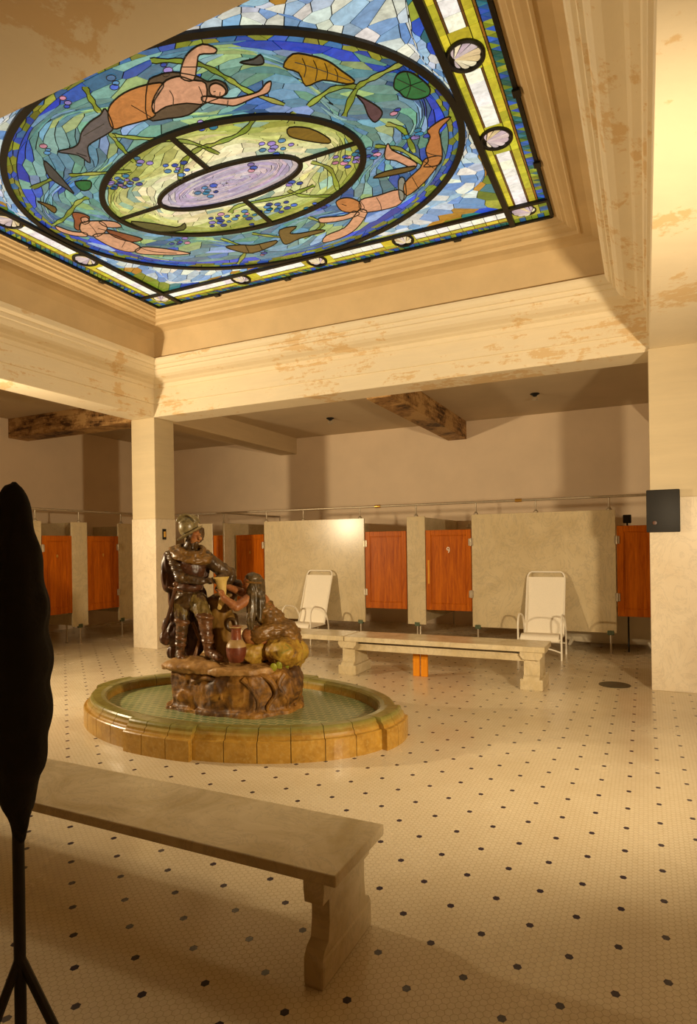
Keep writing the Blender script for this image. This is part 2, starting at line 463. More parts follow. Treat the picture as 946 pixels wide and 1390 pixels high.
# the beams carry the cornice, the coved band and the mouldings up to the glass
beam_prof = [(-BW, 3.66), (-.006, 3.66), (0, 3.666), (0, 3.86), (.022, 3.866), (.022, 4.09), (.04, 4.10), (.05, 4.15),
             (.10, 4.165), (.125, 4.18), (.15, 4.186), (.22, 4.20), (.27, 4.225), (.30, 4.26), (.31, 4.285), (.335, 4.29), (.345, 4.335),
             (.37, 4.34), (.395, 4.365), (.41, 4.40), (.41, 4.425), (.30, 4.43)]
struct('trim_1', ring_sweep(B(), beam_prof+[(.30, 4.44), (-BW, 4.44)]), M['beam'])
band_prof = [(.30, 4.425), (.335, 4.55), (.375, 4.70), (.44, 4.78), (.52, 4.805), (.62, 4.81), (.625, 4.80), (.645, 4.80), (.655, 4.815), (.66, 4.835),
             (.70, 4.84), (.735, 4.85), (.75, 4.875), (.78, 4.88), (.79, 4.90), (.82, 4.91), (.84, 4.935), (.86, 4.94), (.86, 5.12), (.30, 5.12)]
struct('trim_2', ring_sweep(B(), band_prof), simple('plain_coved_plaster', lin(212, 186, 142), .7, 0, .08, 2.5, .08))

# beams that cross the aisles from the pillars to the walls
def beam_x(n, x0, x1, y0, y1, m, z=3.64):
    return struct(n, box(B(), x0, x1, y0, y1, z, ZC+.005, .006, 1), m)
beam_x('trim_3', bx0-.42, bx0, by1+BW, YB, M['beam2'])
beam_x('trim_4', -3.50, -3.13, by1+BW, YB, M['stain'])
beam_x('trim_5', bx1+.02, bx1+.44, by1+BW, YB, M['beam2'])
beam_x('trim_6', XL, bx0-BW, by1+.02, by1+.42, M['stain'])
beam_x('trim_7', bx1+BW, XR, by1+.02, by1+.42, M['beam2'])

# pillars: marble wainscot below, painted shaft above
def pillar(x0, x1, y0, y1, label):
    t = thing('pillar', label, 'pillar', ((x0+x1)/2, (y0+y1)/2, 0))
    obj('marble_base', box(B(), x0-.008, x1+.008, y0-.008, y1+.008, 0, 2.06, .006, 2), M['pillar_marble'], t, True)
    obj('shaft', box(B(), x0, x1, y0, y1, 2.06, 3.66, .006, 2), M['pillar_paint'], t, True)
    return t
p1 = pillar(-7.44, -6.96, by1, by1+.45, 'square cream pillar with marble lower half behind the standing armoured figure')
tag(p1, group=None)
p2 = pillar(.05, .52, by1-.10, by1+.36, 'square cream pillar with a dark metal box on its front face')
bm = B(); box(bm, -6.952, -6.935, 7.66, 7.74, 1.73, 1.90, .004, 1)
t = thing('wall_plate', 'small dark switch plate on the side of the left pillar', 'switch plate', (-6.95, 7.7, 1.73))
obj('plate', bm, M['dark'], t, True)
bm = B(); box(bm, -6.936, -6.928, 7.675, 7.725, 1.77, 1.86, .003, 1); obj('insert', bm, M['brass'], t, True)
t = thing('switch_box', 'dark metal box fixed to the front of the right pillar', 'box', (.17, by1-.12, 1.67))
obj('case', box(B(), .012, .33, by1-.17, by1-.108, 1.69, 2.14, .01, 2), M['dark'], t, True, True)
bm = B(); lathe(bm, [(.0, 0), (.022, 0), (.02, .014), (.0, .016)], (.09, by1-.168, 1.79), 16, Matrix.Rotation(PI/2, 4, 'X'))
obj('knob', bm, simple('red_brown_knob', lin(90, 50, 24), .4), t, True, True)

# sprinkler heads on the aisle ceiling
def sprinkler(x, y, label):
    t = thing('sprinkler', label, 'sprinkler', (x, y, ZC))
    bm = B(); lathe(bm, [(0, 0), (.07, 0), (.075, -.012), (.04, -.03), (.025, -.05), (0, -.05)], (0, 0, 0), 16)
    obj('rosette', bm, M['dark'], t, smooth=True)
    bm = B()
    tube(bm, smooth_path([(.02, 0, -.045), (.034, 0, -.08), (.012, 0, -.105)], 4), .006, 6)
    tube(bm, smooth_path([(-.02, 0, -.045), (-.034, 0, -.08), (-.012, 0, -.105)], 4), .006, 6)
    obj('yoke', bm, M['pipe'], t, smooth=True)
    bm = B(); lathe(bm, [(0, -.11), (.05, -.108), (.05, -.104), (0, -.1)], (0, 0, 0), 12)
    obj('deflector', bm, M['pipe'], t, smooth=True)
sprinkler(-5.30, 10.38, 'sprinkler head on the aisle ceiling above the left lounge chair')
sprinkler(-1.57, 10.30, 'sprinkler head on the aisle ceiling above the right lounge chair')

# ------------------------------------------------------------------ shower stalls
ZP0, ZP1, ZR = .30, 2.05, 2.24
FY, FX = 9.56, -8.60
def panel(x0, x1, label, posts, feet, at=None, rotz=0.0, depth=.032, group=None):
    """marble slab standing on pipe feet and clamped to the overhead rail; local x along the slab"""
    w = x1-x0
    t = thing('marble_screen', label, 'marble screen', at or (x0, FY, 0), rotz, group); t['kind'] = 'thing'
    obj('slab', box(B(), 0, w, 0, depth, ZP0, ZP1, .004, 1), M['marble'], t)
    for p in posts:
        bm = B(); q = p-x0
        lathe(bm, [(0, 0), (.035, 0), (.037, .012), (.02, .03), (.012, .05), (.012, ZR-ZP1-.018), (0, ZR-ZP1-.018)], (q, depth/2, ZP1), 14)
        obj('rail_post', bm, M['pipe'], t, smooth=True)
    for p in feet:
        bm = B(); q = p-x0
        lathe(bm, [(0, 0), (.03, 0), (.026, .012), (.014, .02), (.014, ZP0-.03), (0, ZP0-.03)], (q, depth/2, 0), 12)
        f = obj('foot', bm, M['pipe'], t, smooth=True)
        bm = B(); box(bm, q-.045, q+.045, -.006, depth+.006, ZP0-.03, ZP0+.035, .006, 1)
        obj('foot_clamp', bm, M['verdigris'], f)
    return t
panel(-6.27, -4.27, 'wide marble stall panel behind the left lounge chair', (-6.22, -5.45, -4.35), (-6.18, -4.36))
panel(-3.51, -3.20, 'narrow marble post panel between the two orange doors', (-3.35,), (-3.35,))
panel(-2.44, -.38, 'wide marble stall panel behind the right lounge chair', (-2.37, -1.47, -.46), (-2.36, -.46))
panel(-8.12, -7.44, 'marble stall panel seen beside the pillar, behind the helmet of the statue', (-7.78,), (-7.78,))
panel(.46, 1.5, 'marble stall panel behind the right pillar', (.55, 1.4), (.55, 1.4))
# partitions running back to the wall
def partition(x, label, y0=FY+.042, y1=YB-.003, group=None):
    t = thing('stall_divider', label, 'marble divider', (x, y0, 0), 0, group); t['kind'] = 'thing'
    obj('slab', box(B(), -.016, .016, 0, y1-y0, ZP0, ZP1, .003, 1), M['marble'], t)
    for yy in (.12, y1-y0-.3):
        bm = B(); lathe(bm, [(0, 0), (.028, 0), (.014, .02), (.014, ZP0), (0, ZP0)], (0, yy, 0), 12)
        obj('foot', bm, M['pipe'], t, smooth=True)
    return t
pt = partition(-7.18, 'marble partition running back beside the ajar door left of the wide panel', FY)
bm = B(); lathe(bm, [(0, 0), (.03, 0), (.012, .03), (.012, ZR-ZP1-.018), (0, ZR-ZP1-.018)], (0, .018, ZP1), 12)
obj('rail_post', bm, M['pipe'], pt, smooth=True)
bm = B(); lathe(bm, [(0, 0), (.03, 0), (.012, .03), (.012, ZR-ZP1-.018), (0, ZR-ZP1-.018)], (0, 2.02, ZP1), 12)
obj('rail_post', bm, M['pipe'], pt, smooth=True)
bm = B(); tube(bm, [(0, .03, ZR), (0, 2.02, ZR)], .017); obj('return_rail', bm, M['pipe'], pt, smooth=True)
partition(-5.27, 'marble partition running back behind the wide panel with the left lounge chair')
partition(-3.35, 'marble partition between the stalls of the two orange doors')
partition(-1.41, 'marble partition running back behind the wide panel with the right lounge chair')
partition(.75, 'marble partition behind the right pillar')

def hinge(parent, x, z):
    bm = B(); box(bm, x-.035, x+.035, -.012, .0, z-.055, z+.055, .003, 1)
    lathe(bm, [(0, -.06), (.011, -.06), (.011, .06), (0, .06)], (x, -.012, z), 10)
    return obj('hinge', bm, M['pipe'], parent, smooth=True)
def door(w, label, at, rotz=0.0, hinge_x=None, number=None, z0=.54, z1=1.82, plate=None, bare_edge=False):
    """framed door with a sunk panel; local x along the door, local -y the face"""
    t = thing('stall_door', label, 'door', at, rotz); t['kind'] = 'thing'
    s = .085; d = .034
    bm = B()
    box(bm, 0, s, 0, d, z0, z1, .004, 1); box(bm, w-s, w, 0, d, z0, z1, .004, 1)
    box(bm, s, w-s, 0, d, z1-s, z1, .004, 1); box(bm, s, w-s, 0, d, z0, z0+s*1.25, .004, 1)
    obj('frame', bm, M['wood'], t)
    bm = B(); box(bm, s-.004, w-s+.004, .012, d-.008, z0+s, z1-s+.004)
    obj('panel', bm, M['wood'], t)
    bm = B(); e = .014
    za, zb = z0+s*1.25, z1-s
    for q in ((s, s+e, za, zb), (w-s-e, w-s, za, zb), (s, w-s, zb-e, zb), (s, w-s, za, za+e)):
        box(bm, q[0], q[1], .004, .014, q[2], q[3], .003, 1)
    obj('moulding', bm, M['wood'], t)
    if hinge_x is not None:
        for z in (z0+.27, z1-.2): hinge(t, hinge_x, z)
    if plate == 'strip':
        bm = B(); box(bm, .03, .062, -.004, .002, z0+.42, z0+.80, .002, 1)
        tag(obj('worn_patch', bm, M['wood_edge'], t), 'pale worn strip of bare wood')
    if bare_edge:
        bm = B(); box(bm, -.012, .0, 0, d, z0, z1, .002, 1); obj('edge_strip', bm, M['wood_edge'], t)
    if number == '9':
        bm = B()
        cx, cz = w*.50, z1-.30
        ring = [(cx+.019*math.cos(a), -.006+.012, cz+.022*math.sin(a)) for a in [2*PI*k/18 for k in range(18)]]
        tube(bm, ring, .0075, 6, closed=True)
        tube(bm, smooth_path([(cx+.019, .006, cz), (cx+.018, .006, cz-.03), (cx+.004, .006, cz-.062)], 5), .0075, 6)
        tag(obj('number', bm, M['number'], t, smooth=True), 'white number nine')
    elif number:
        bm = B(); lathe(bm, [(0, 0), (.022, 0), (.02, .01), (0, .013)], (w*number, .012, z1-.33), 14, Matrix.Rotation(PI/2, 4, 'X') @ Matrix.Diagonal((.8, 1.4, 1, 1)))
        obj('badge', bm, M['brass'], t, smooth=True)
    return t
door(.73, 'orange wooden stall door between the wide left panel and the narrow post', (-4.255, FY, 0), 0, .0)
door(.74, 'orange wooden stall door with a white number nine', (-3.19, FY, 0), 0, .735, '9', plate='strip')
# ajar door swung a little into its stall, hinged at the wide panel
door(.80, 'red wooden stall door standing ajar behind the kneeling figure', (-6.29-.80*math.cos(.30), FY+.80*math.sin(.30), 0), -.30, .80, .5, bare_edge=True)
door(.74, 'dark red stall door at the far right beside the right pillar', (-.365, FY, 0), 0, .0, .62)
door(.235, 'narrow strip of red door between partition and panel behind the statue', (-7.435, FY+.02, 0), 0)
# the left row faces the room from the left: local x runs along +Y
R90 = PI/2
def lat(y): return (FX, y, 0)
panel(0, .32, 'narrow marble post panel between the two dark red doors at far left', (.16,), (.16,), lat(7.325), R90)
panel(0, 1.15, 'marble stall panel half hidden behind the left pillar', (.08, 1.0), (.08, 1.0), lat(8.34), R90)
panel(0, 2.2, 'wide marble stall panel at the far left edge', (.1, 1.1, 2.1), (.1, 2.1), lat(4.55), R90)
door(.56, 'dark red stall door at the far left edge', lat(6.765), R90, .0, .5)
door(.69, 'dark red stall door between marble post and left pillar', lat(7.648), R90, .68, .5)
def side_part(y, label):
    t = thing('stall_divider', label, 'marble divider', (FX-.042, y, 0), R90); t['kind'] = 'thing'
    L = FX-.042-XL-.003
    obj('slab', box(B(), -.016, .016, 0, L, ZP0, ZP1, .003, 1), M['marble'], t)
    bm = B(); lathe(bm, [(0, 0), (.028, 0), (.014, .02), (.014, ZP0), (0, ZP0)], (0, .3, 0), 12)
    obj('foot', bm, M['pipe'], t, smooth=True)
side_part(7.49, 'marble partition running to the left wall behind the narrow post panel')
side_part(9.45, 'marble partition running to the left wall in the far corner')
side_part(5.6, 'marble partition running to the left wall at the picture edge')

# overhead rails
t = thing('overhead_rail', 'long pipe rail running over the stalls along the back wall', 'rail', (-3.4, FY+.016, ZR))
bm = B(); tube(bm, [(-8.58, FY+.016, ZR), (3.4, FY+.016, ZR)], .017, 10); obj('pipe', bm, M['pipe'], t, True, True)
for x in (-4.02, -1.72, .9):
    bm = B(); lathe(bm, [(0, -.05), (.024, -.05), (.026, -.03), (.026, .03), (.024, .05), (0, .05)], (x, FY+.016, ZR), 12, Matrix.Rotation(PI/2, 4, 'Y'))
    obj('coupling', bm, M['brass'], t, True, True)
t = thing('overhead_rail', 'pipe rail running over the dark red doors at the far left', 'rail', (FX-.016, 6, ZR))
bm = B(); tube(bm, [(FX-.016, 3.0, ZR), (FX-.016, FY, ZR)], .017, 10); obj('pipe', bm, M['pipe'], t, True, True)
for y in (5.2,):
    bm = B(); lathe(bm, [(0, -.05), (.024, -.05), (.026, -.03), (.026, .03), (.024, .05), (0, .05)], (FX-.016, y, ZR), 12, Matrix.Rotation(PI/2, 4, 'X'))
    obj('coupling', bm, M['brass'], t, True, True)

# bathtubs inside the stalls, seen through the gaps below panels and doors
def tub(x, y, label, L=1.55, W=.7):
    t = thing('bathtub', label, 'bathtub', (x, y, 0))
    bm = B()
    n = 28
    def oval(a, b, z, p=3.2):
        return [bm.verts.new((a*math.copysign(abs(math.cos(q))**(2/p), math.cos(q)), b*math.copysign(abs(math.sin(q))**(2/p), math.sin(q)), z)) for q in [2*PI*k/n for k in range(n)]]
    prof = [(L/2*.8, W/2*.7, .07), (L/2*.9, W/2*.85, .14), (L/2, W/2, .5), (L/2+.03, W/2+.03, .55), (L/2+.02, W/2+.02, .58), (L/2-.03, W/2-.03, .57), (L/2*.84, W/2*.8, .2), (L/2*.7, W/2*.6, .13)]
    rs = [oval(*q) for q in prof]
    for a, b in zip(rs, rs[1:]):
        for k in range(n): bm.faces.new([a[k], a[(k+1) % n], b[(k+1) % n], b[k]])
    bm.faces.new(rs[0][::-1]); bm.faces.new(rs[-1])
    obj('shell', bm, M['tub'], t, smooth=True)
    for sx in (-1, 1):
        for sy in (-1, 1):
            bm = B(); capsule(bm, (sx*L*.34, sy*W*.27, .12), (sx*L*.37, sy*W*.33, .025), .035, .025)
            obj('foot', bm, M['tub'], t, smooth=True)
    for q in (-.05, .06):
        bm = B(); tube(bm, [(L/2+.09, q, .0), (L/2+.09, q, .8)], .014, 8); obj('supply_pipe', bm, M['pipe'], t, smooth=True)
tub(-.5, 10.35, 'bathtub glimpsed under the wide right panel')

# shower pipes seen over the doors
def shower(x, y, rotz, label):
    t = thing('shower_arm', label, 'shower', (x, y, 0), rotz)
    bm = B(); tube(bm, smooth_path([(0, 0, .0), (0, 0, .9), (0, 0, 1.75), (0, -.05, 1.93), (0, -.3, 1.98), (0, -.36, 1.95)], 4), .013, 8); obj('riser', bm, M['pipe'], t, smooth=True)
    bm = B(); lathe(bm, [(0, .03), (.02, .03), (.03, .01), (.06, -.02), (.06, -.03), (0, -.03)], (0, -.36, 1.93), 14); obj('rose', bm, M['pipe'], t, smooth=True)
    bm = B(); lathe(bm, [(0, -.02), (.045, -.02), (.045, .02), (0, .02)], (0, -.04, 1.15), 12, Matrix.Rotation(PI/2, 4, 'X')); obj('valve', bm, M['brass'], t, smooth=True)
shower(-3.0, YB-.03, 0, 'shower pipe inside the stall of the orange door numbered nine')
shower(XL+.03, 8.9, R90, 'shower pipe inside the left stall next to the pillar')
shower(XL+.03, 6.95, R90, 'shower pipe inside the stall at the far left edge')
t = thing('control_box', 'small dark box high in the stall over the far right red door', 'box', (-.22, FY+.22, 1.86))
obj('case', box(B(), -.07, .04, 0, .08, 0, .12, .008, 1), M['dark'], t)
bm = B(); tube(bm, [(-.015, .04, -1.86), (-.015, .04, 0)], .012, 8); obj('conduit', bm, M['dark'], t)
# drain
t = thing('floor_drain', 'round dark drain cover in the tiled floor right of the long bench', 'drain', (-.33, 7.52, 0))
bm = B(); lathe(bm, [(0, 0.0), (.165, 0.0), (.165, .004), (.15, .007), (0, .007)], (0, 0, 0), 32); obj('cover', bm, simple('grey_green_drain_iron', lin(92, 84, 62), .5, .4, .2, 30), t, smooth=True)

# ------------------------------------------------------------------ benches
def bench_leg_profile(w=.43):
    # side outline in (y, z): scrolled foot block, waisted shaft, bracket head
    return [(0, 0), (.0, .10), (.018, .125), (.05, .14), (.06, .2), (.06, .28), (.045, .31), (.02, .33), (.02, .36),
            (w-.02, .36), (w-.02, .33), (w-.045, .31), (w-.06, .28), (w-.06, .2), (w-.05, .14), (w-.018, .125), (w, .10), (w, 0)]
def bench(name, label, x0, x1, y0, y1, zt, legs, th=.06, rail=True, lw=.17, foot=.24):
    t = thing(name, label, 'bench', ((x0+x1)/2, (y0+y1)/2, 0))
    obj('slab', box(B(), x0, x1, y0, y1, zt-th, zt, .006, 2), M['bench'], t, True)
    w = y1-y0
    k = (zt-th)/.36
    for x in legs:
        bm = B()
        # waisted shaft
        prof = [(a, b*k) for a, b in bench_leg_profile(w-.02)]
        prism(bm, [(y0+.01+a, b) for a, b in prof], x-lw/2, x+lw/2, 'yz')
        # wider foot block and head bracket
        box(bm, x-foot/2, x+foot/2, y0+.006, y1-.006, 0, .105*k, .012, 2)
        prism(bm, [(x-foot/2, (zt-th)), (x+foot/2, (zt-th)), (x+foot/2, (zt-th)-.04), (x+lw/2, (zt-th)-.085), (x-lw/2, (zt-th)-.085), (x-foot/2, (zt-th)-.04)], y0+.018, y1-.018, 'xz')
        obj('leg', bm, M['bench'], t, True)
    if rail:
        ls = sorted(legs)
        for a, b in zip(ls, ls[1:]):
            bm = B(); box(bm, a+lw/2-.005, b-lw/2+.005, y0+.06, y0+.10, zt-th-.11, zt-th-.045, .004, 1)
            box(bm, a+lw/2-.005, b-lw/2+.005, y0+.06, y1-.06, zt-th-.045, zt-th-.03, .0)
            obj('apron', bm, M['bench'], t, True)
    return t
bench('marble_bench', 'long marble bench on the right of the back pair, ending at the lounge chair', -3.365, -.985, 6.88, 7.38, .475, (-3.335, -1.13))
bench('marble_bench', 'long marble bench behind the statue, left of the back pair', -5.75, -3.375, 6.88, 7.38, .475, (-5.6,))
bench('marble_bench', 'marble bench in the foreground with a shaded front edge', -4.3, -1.0, 1.95, 2.40, .432, (-4.15, -1.10), th=.045, rail=False, lw=.075, foot=.085)
for x, lab in ((-2.525, 'left one of two orange timber props under the back bench'), (-2.425, 'right one of two orange timber props under the back bench')):
    t = thing('timber_prop', lab, 'timber prop', (x, 7.16, 0))
    obj('post', box(B(), x-.041, x+.041, 7.14, 7.18, 0, .3685, .004, 1), M['prop'], t, True)

# ------------------------------------------------------------------ lounge chairs
def lounge_chair(label, loc, rotz=0.0):
    t = thing('lounge_chair', label, 'chair', loc, rotz)
    hw = .265
    bk0, bk1 = Vector((0, .42, .30)), Vector((0, .70, 1.16))
    # back frame: an inverted U
    pts = [(-hw, .40, .29), (-hw, .66, 1.06)] + [(-hw+.06*(1-math.cos(a)), .66+.035*math.sin(a), 1.06+.105*math.sin(a)) for a in (.5, 1.0, PI/2)]
    pts += [(-x, y, z) for x, y, z in pts[::-1]]
    bm = B(); tube(bm, pts, .013, 8); obj('back_frame', bm, M['tube'], t, smooth=True)
    bm = B()
    n = 10
    for i in range(n):
        pass
    rows = []
    for i in range(n+1):
        f = i/n
        c = bk0.lerp(Vector((0, .67, 1.09)), f)
        sag = .012*math.sin(PI*f)
        rows.append([bm.verts.new((x, c.y+sag+.004*s, c.z)) for s in (-1, 1) for x in ((-hw+.006, 0, hw-.006) if s < 0 else (hw-.006, 0, -hw+.006))])
    for a, b in zip(rows, rows[1:]):
        for k in range(6): bm.faces.new([a[k], a[(k+1) % 6], b[(k+1) % 6], b[k]])
    bm.faces.new(rows[0][::-1]); bm.faces.new(rows[-1])
    obj('back_sling', bm, M['sling'], t, smooth=True)
    # padded seat with rolled front
    prof = smooth_path([(-.045, 0, .245), (-.05, 0, .275), (-.03, 0, .315), (.05, 0, .335), (.25, 0, .315), (.43, 0, .30), (.435, 0, .275), (.25, 0, .28), (.05, 0, .275), (-.01, 0, .25)], 4, True)
    bm = B(); prism(bm, [(p.x, p.z) for p in prof], -hw+.012, hw-.012, 'yz')
    obj('seat', bm, M['sling'], t, smooth=True)
    bm = B(); tube(bm, [(-hw, -.02, .27), (-hw, .42, .285)], .012, 8); tube(bm, [(hw, -.02, .27), (hw, .42, .285)], .012, 8)
    tube(bm, [(-hw, -.015, .262), (hw, -.015, .262)], .012, 8)
    obj('seat_frame', bm, M['tube'], t, smooth=True)
    for s in (-1, 1):
        x = s*(hw+.022)
        pts = [(x, -.03, 0), (x, -.03, .40)] + [(x, -.03+.14*(1-math.cos(a)), .46+.14*math.sin(a)) for a in (0, .4, .8, 1.2, PI/2)]
        pts += [(x, .25, .575), (x, .36, .53), (x, .44, .42), (x, .49, .25), (x, .50, .0)]
        bm = B(); tube(bm, smooth_path(pts, 3), .013, 8); obj('arm_loop', bm, M['tube'], t, smooth=True)
    bm = B(); tube(bm, smooth_path([(-hw-.022, -.03, .10), (-.12, -.05, .15), (.12, -.05, .15), (hw+.022, -.03, .10)], 5), .010, 8)
    obj('stretcher', bm, M['tube'], t, smooth=True)
    bm = B(); tube(bm, [(-hw-.022, .495, .16), (hw+.022, .495, .16)], .010, 8)
    obj('stretcher', bm, M['tube'], t, smooth=True)
    return t
lounge_chair('white sling lounge chair at the right end of the back bench', (-1.325, 8.83, 0))
lounge_chair('white sling lounge chair behind the kneeling figure, beside the left wide panel', (-5.17, 8.83, 0), math.radians(-6))

# black cloth bag hung over a lamp stand close by on the left
t = thing('lamp_stand', 'thin black stand in the left foreground under the dark cloth', 'stand', (-1.37, 1.00, 0))
bm = B(); tube(bm, [(0, 0, .45), (0, 0, 1.75)], .014, 10); obj('pole', bm, M['dark'], t, smooth=True)
for k in range(3):
    a = 2*PI*k/3+.4
    bm = B(); tube(bm, [(.0, .0, .62), (.3*math.cos(a), .3*math.sin(a), .012)], .011, 8); obj('leg', bm, M['dark'], t, smooth=True)
c = thing('hanging_cloth', 'dark soft cloth hanging on the stand in the left foreground', 'cloth', (-1.37, 1.00, .95))
bm = B()
for z, r in ((.0, .03), (.06, .05), (.14, .075), (.24, .09), (.36, .095), (.48, .092), (.58, .075), (.68, .05)):
    ellipsoid(bm, (0, 0, z+.03), (r, r*.8, .11))
cl = blend_body('drape', bm, M['cloth'], None, .012, 14, (.006, (30, 30, 3)))
cl.parent = c
# ------------------------------------------------------------------ stained glass skylight
GX, GY, GZ = -3.43, 4.69, 4.94
HX, HY = 2.615, 1.965
BXW, BYW = .395, .355                       # widths of the border bands
def M_glass():
    t = NT('opalescent_glass'); co = t.coord()
    a = t.n('VertexColor', _layer_name='Col').outputs['Color']
    s = t.noise(co, 7, 5, .65, 1.5, (1, 1.6, 1)); s2 = t.noise(co, 26, 3, .6)
    k = t.math('ADD', t.math('MULTIPLY', s, 1.25), t.math('ADD', t.math('MULTIPLY', s2, .4), .21))
    sc = t.n('VectorMath', _operation='SCALE', i0=a)
    t.put(sc.inputs['Scale'], k)
    t.put(t.b.inputs['Emission Color'], sc.outputs[0]); t.b.inputs['Emission Strength'].default_value = .97
    return t.set((.02, .02, .02, 1), .25)
M['glass'] = M_glass()
PAL = {'skin': (206, 146, 108), 'skin_orange': (176, 110, 54), 'dark_brown': (84, 66, 46), 'tail_grey': (96, 88, 82), 'cloth_grey': (120, 122, 110),
       'hair_red': (134, 66, 34), 'gold': (160, 116, 14), 'plum': (80, 56, 58), 'brown_gold': (112, 84, 14), 'brown': (98, 74, 24),
       'olive_dark': (72, 74, 30), 'slate': (62, 62, 58), 'leaf_green': (22, 98, 48)}
def rgb(c, j=0.0):
    q = random.uniform(1-j, 1+j)
    return lin(*[max(0, min(255, x*q*random.uniform(1-j*.35, 1+j*.35))) for x in c])

sky = thing('stained_glass_skylight', 'backlit stained glass ceiling panel with swimmers circling an oval lavender pool', 'stained glass skylight', (GX, GY, GZ))

def pane_mesh(name, cells, z, parent, thick=.006):
    """cells: list of (outline, colour); each a thin separate piece of glass"""
    verts, faces, cols = [], [], []
    for poly, c in cells:
        n = len(poly)
        if n < 3: continue
        b = len(verts)
        verts += [(x, y, z) for x, y in poly]; cols += [c]*n
        faces.append(tuple(range(b, b+n)))
    me = bpy.data.meshes.new(name)
    me.from_pydata(verts, [], faces)
    at = me.color_attributes.new('Col', 'FLOAT_COLOR', 'POINT')
    at.data.foreach_set('color', np.array(cols, dtype=np.float32).ravel())
    # glass faces look down into the room
    bm = bmesh.new(); bm.from_mesh(me)
    for f in bm.faces:
        if f.normal.z > 0: f.normal_flip()
    r = bmesh.ops.extrude_face_region(bm, geom=bm.faces[:])
    for v in [g for g in r['geom'] if isinstance(g, bmesh.types.BMVert)]: v.co.z += thick
    bmesh.ops.recalc_face_normals(bm, faces=bm.faces)
    bm.to_mesh(me); bm.free()
    me.materials.append(M['glass'])
    o = bpy.data.objects.new(name, me); C.objects.link(o); o.parent = parent
    return o

def voronoi(seeds, bounds, k=18):
    """cells of 2-D seeds by half-plane clipping"""
    kd = kdtree.KDTree(len(seeds))
    for i, s in enumerate(seeds): kd.insert((s[0], s[1], 0), i)
    kd.balance()
    out = []
    for i, s in enumerate(seeds):
        poly = [(s[0]-3, s[1]-3), (s[0]+3, s[1]-3), (s[0]+3, s[1]+3), (s[0]-3, s[1]+3)]
        for co, j, d in kd.find_n((s[0], s[1], 0), k):
            if j == i or not poly: continue
            q = seeds[j]
            mx, my, nx, ny = (s[0]+q[0])/2, (s[1]+q[1])/2, q[0]-s[0], q[1]-s[1]
            new = []
            for a, b in zip(poly, poly[1:]+poly[:1]):
                da, db = (a[0]-mx)*nx+(a[1]-my)*ny, (b[0]-mx)*nx+(b[1]-my)*ny
                if da <= 0: new.append(a)
                if da*db < 0:
                    f = da/(da-db); new.append((a[0]+(b[0]-a[0])*f, a[1]+(b[1]-a[1])*f))
            poly = new
        # clip to the band
        for ax, lim, sg in ((1, bounds[0], -1), (1, bounds[1], 1)):
            new = []
            for a, b in zip(poly, poly[1:]+poly[:1]):
                da, db = (a[ax]-lim)*sg, (b[ax]-lim)*sg
                if da <= 0: new.append(a)
                if da*db < 0:
                    f = da/(da-db); new.append((a[0]+(b[0]-a[0])*f, a[1]+(b[1]-a[1])*f))
            poly = new
        out.append(poly)
    return out

def shrink(poly, g):
    """pull every side in by g metres, leaving the lead line"""
    P = [p for k, p in enumerate(poly) if math.dist(p, poly[k-1]) > 1e-4]
    n = len(P)
    if n < 3: return None
    def area(q): return sum(q[k][0]*q[(k+1) % len(q)][1]-q[(k+1) % len(q)][0]*q[k][1] for k in range(len(q)))/2
    A = area(P)
    if abs(A) < 6e-5: return None
    if A < 0: P = P[::-1]
    out = []
    for k in range(n):
        a, b, c = P[k-1], P[k], P[(k+1) % n]
        d1 = Vector((b[0]-a[0], b[1]-a[1])).normalized(); d2 = Vector((c[0]-b[0], c[1]-b[1])).normalized()
        n1, n2 = Vector((-d1.y, d1.x)), Vector((-d2.y, d2.x))
        m = (n1+n2)/max(.25, 1+n1.dot(n2))*g
        if m.length > 2.2*g: m = m.normalized()*2.2*g
        out.append((b[0]+m.x, b[1]+m.y))
    if area(out) < .25*abs(A):
        cx, cy = sum(q[0] for q in P)/n, sum(q[1] for q in P)/n
        out = [(cx+(q[0]-cx)*.72, cy+(q[1]-cy)*.72) for q in P]
    return out

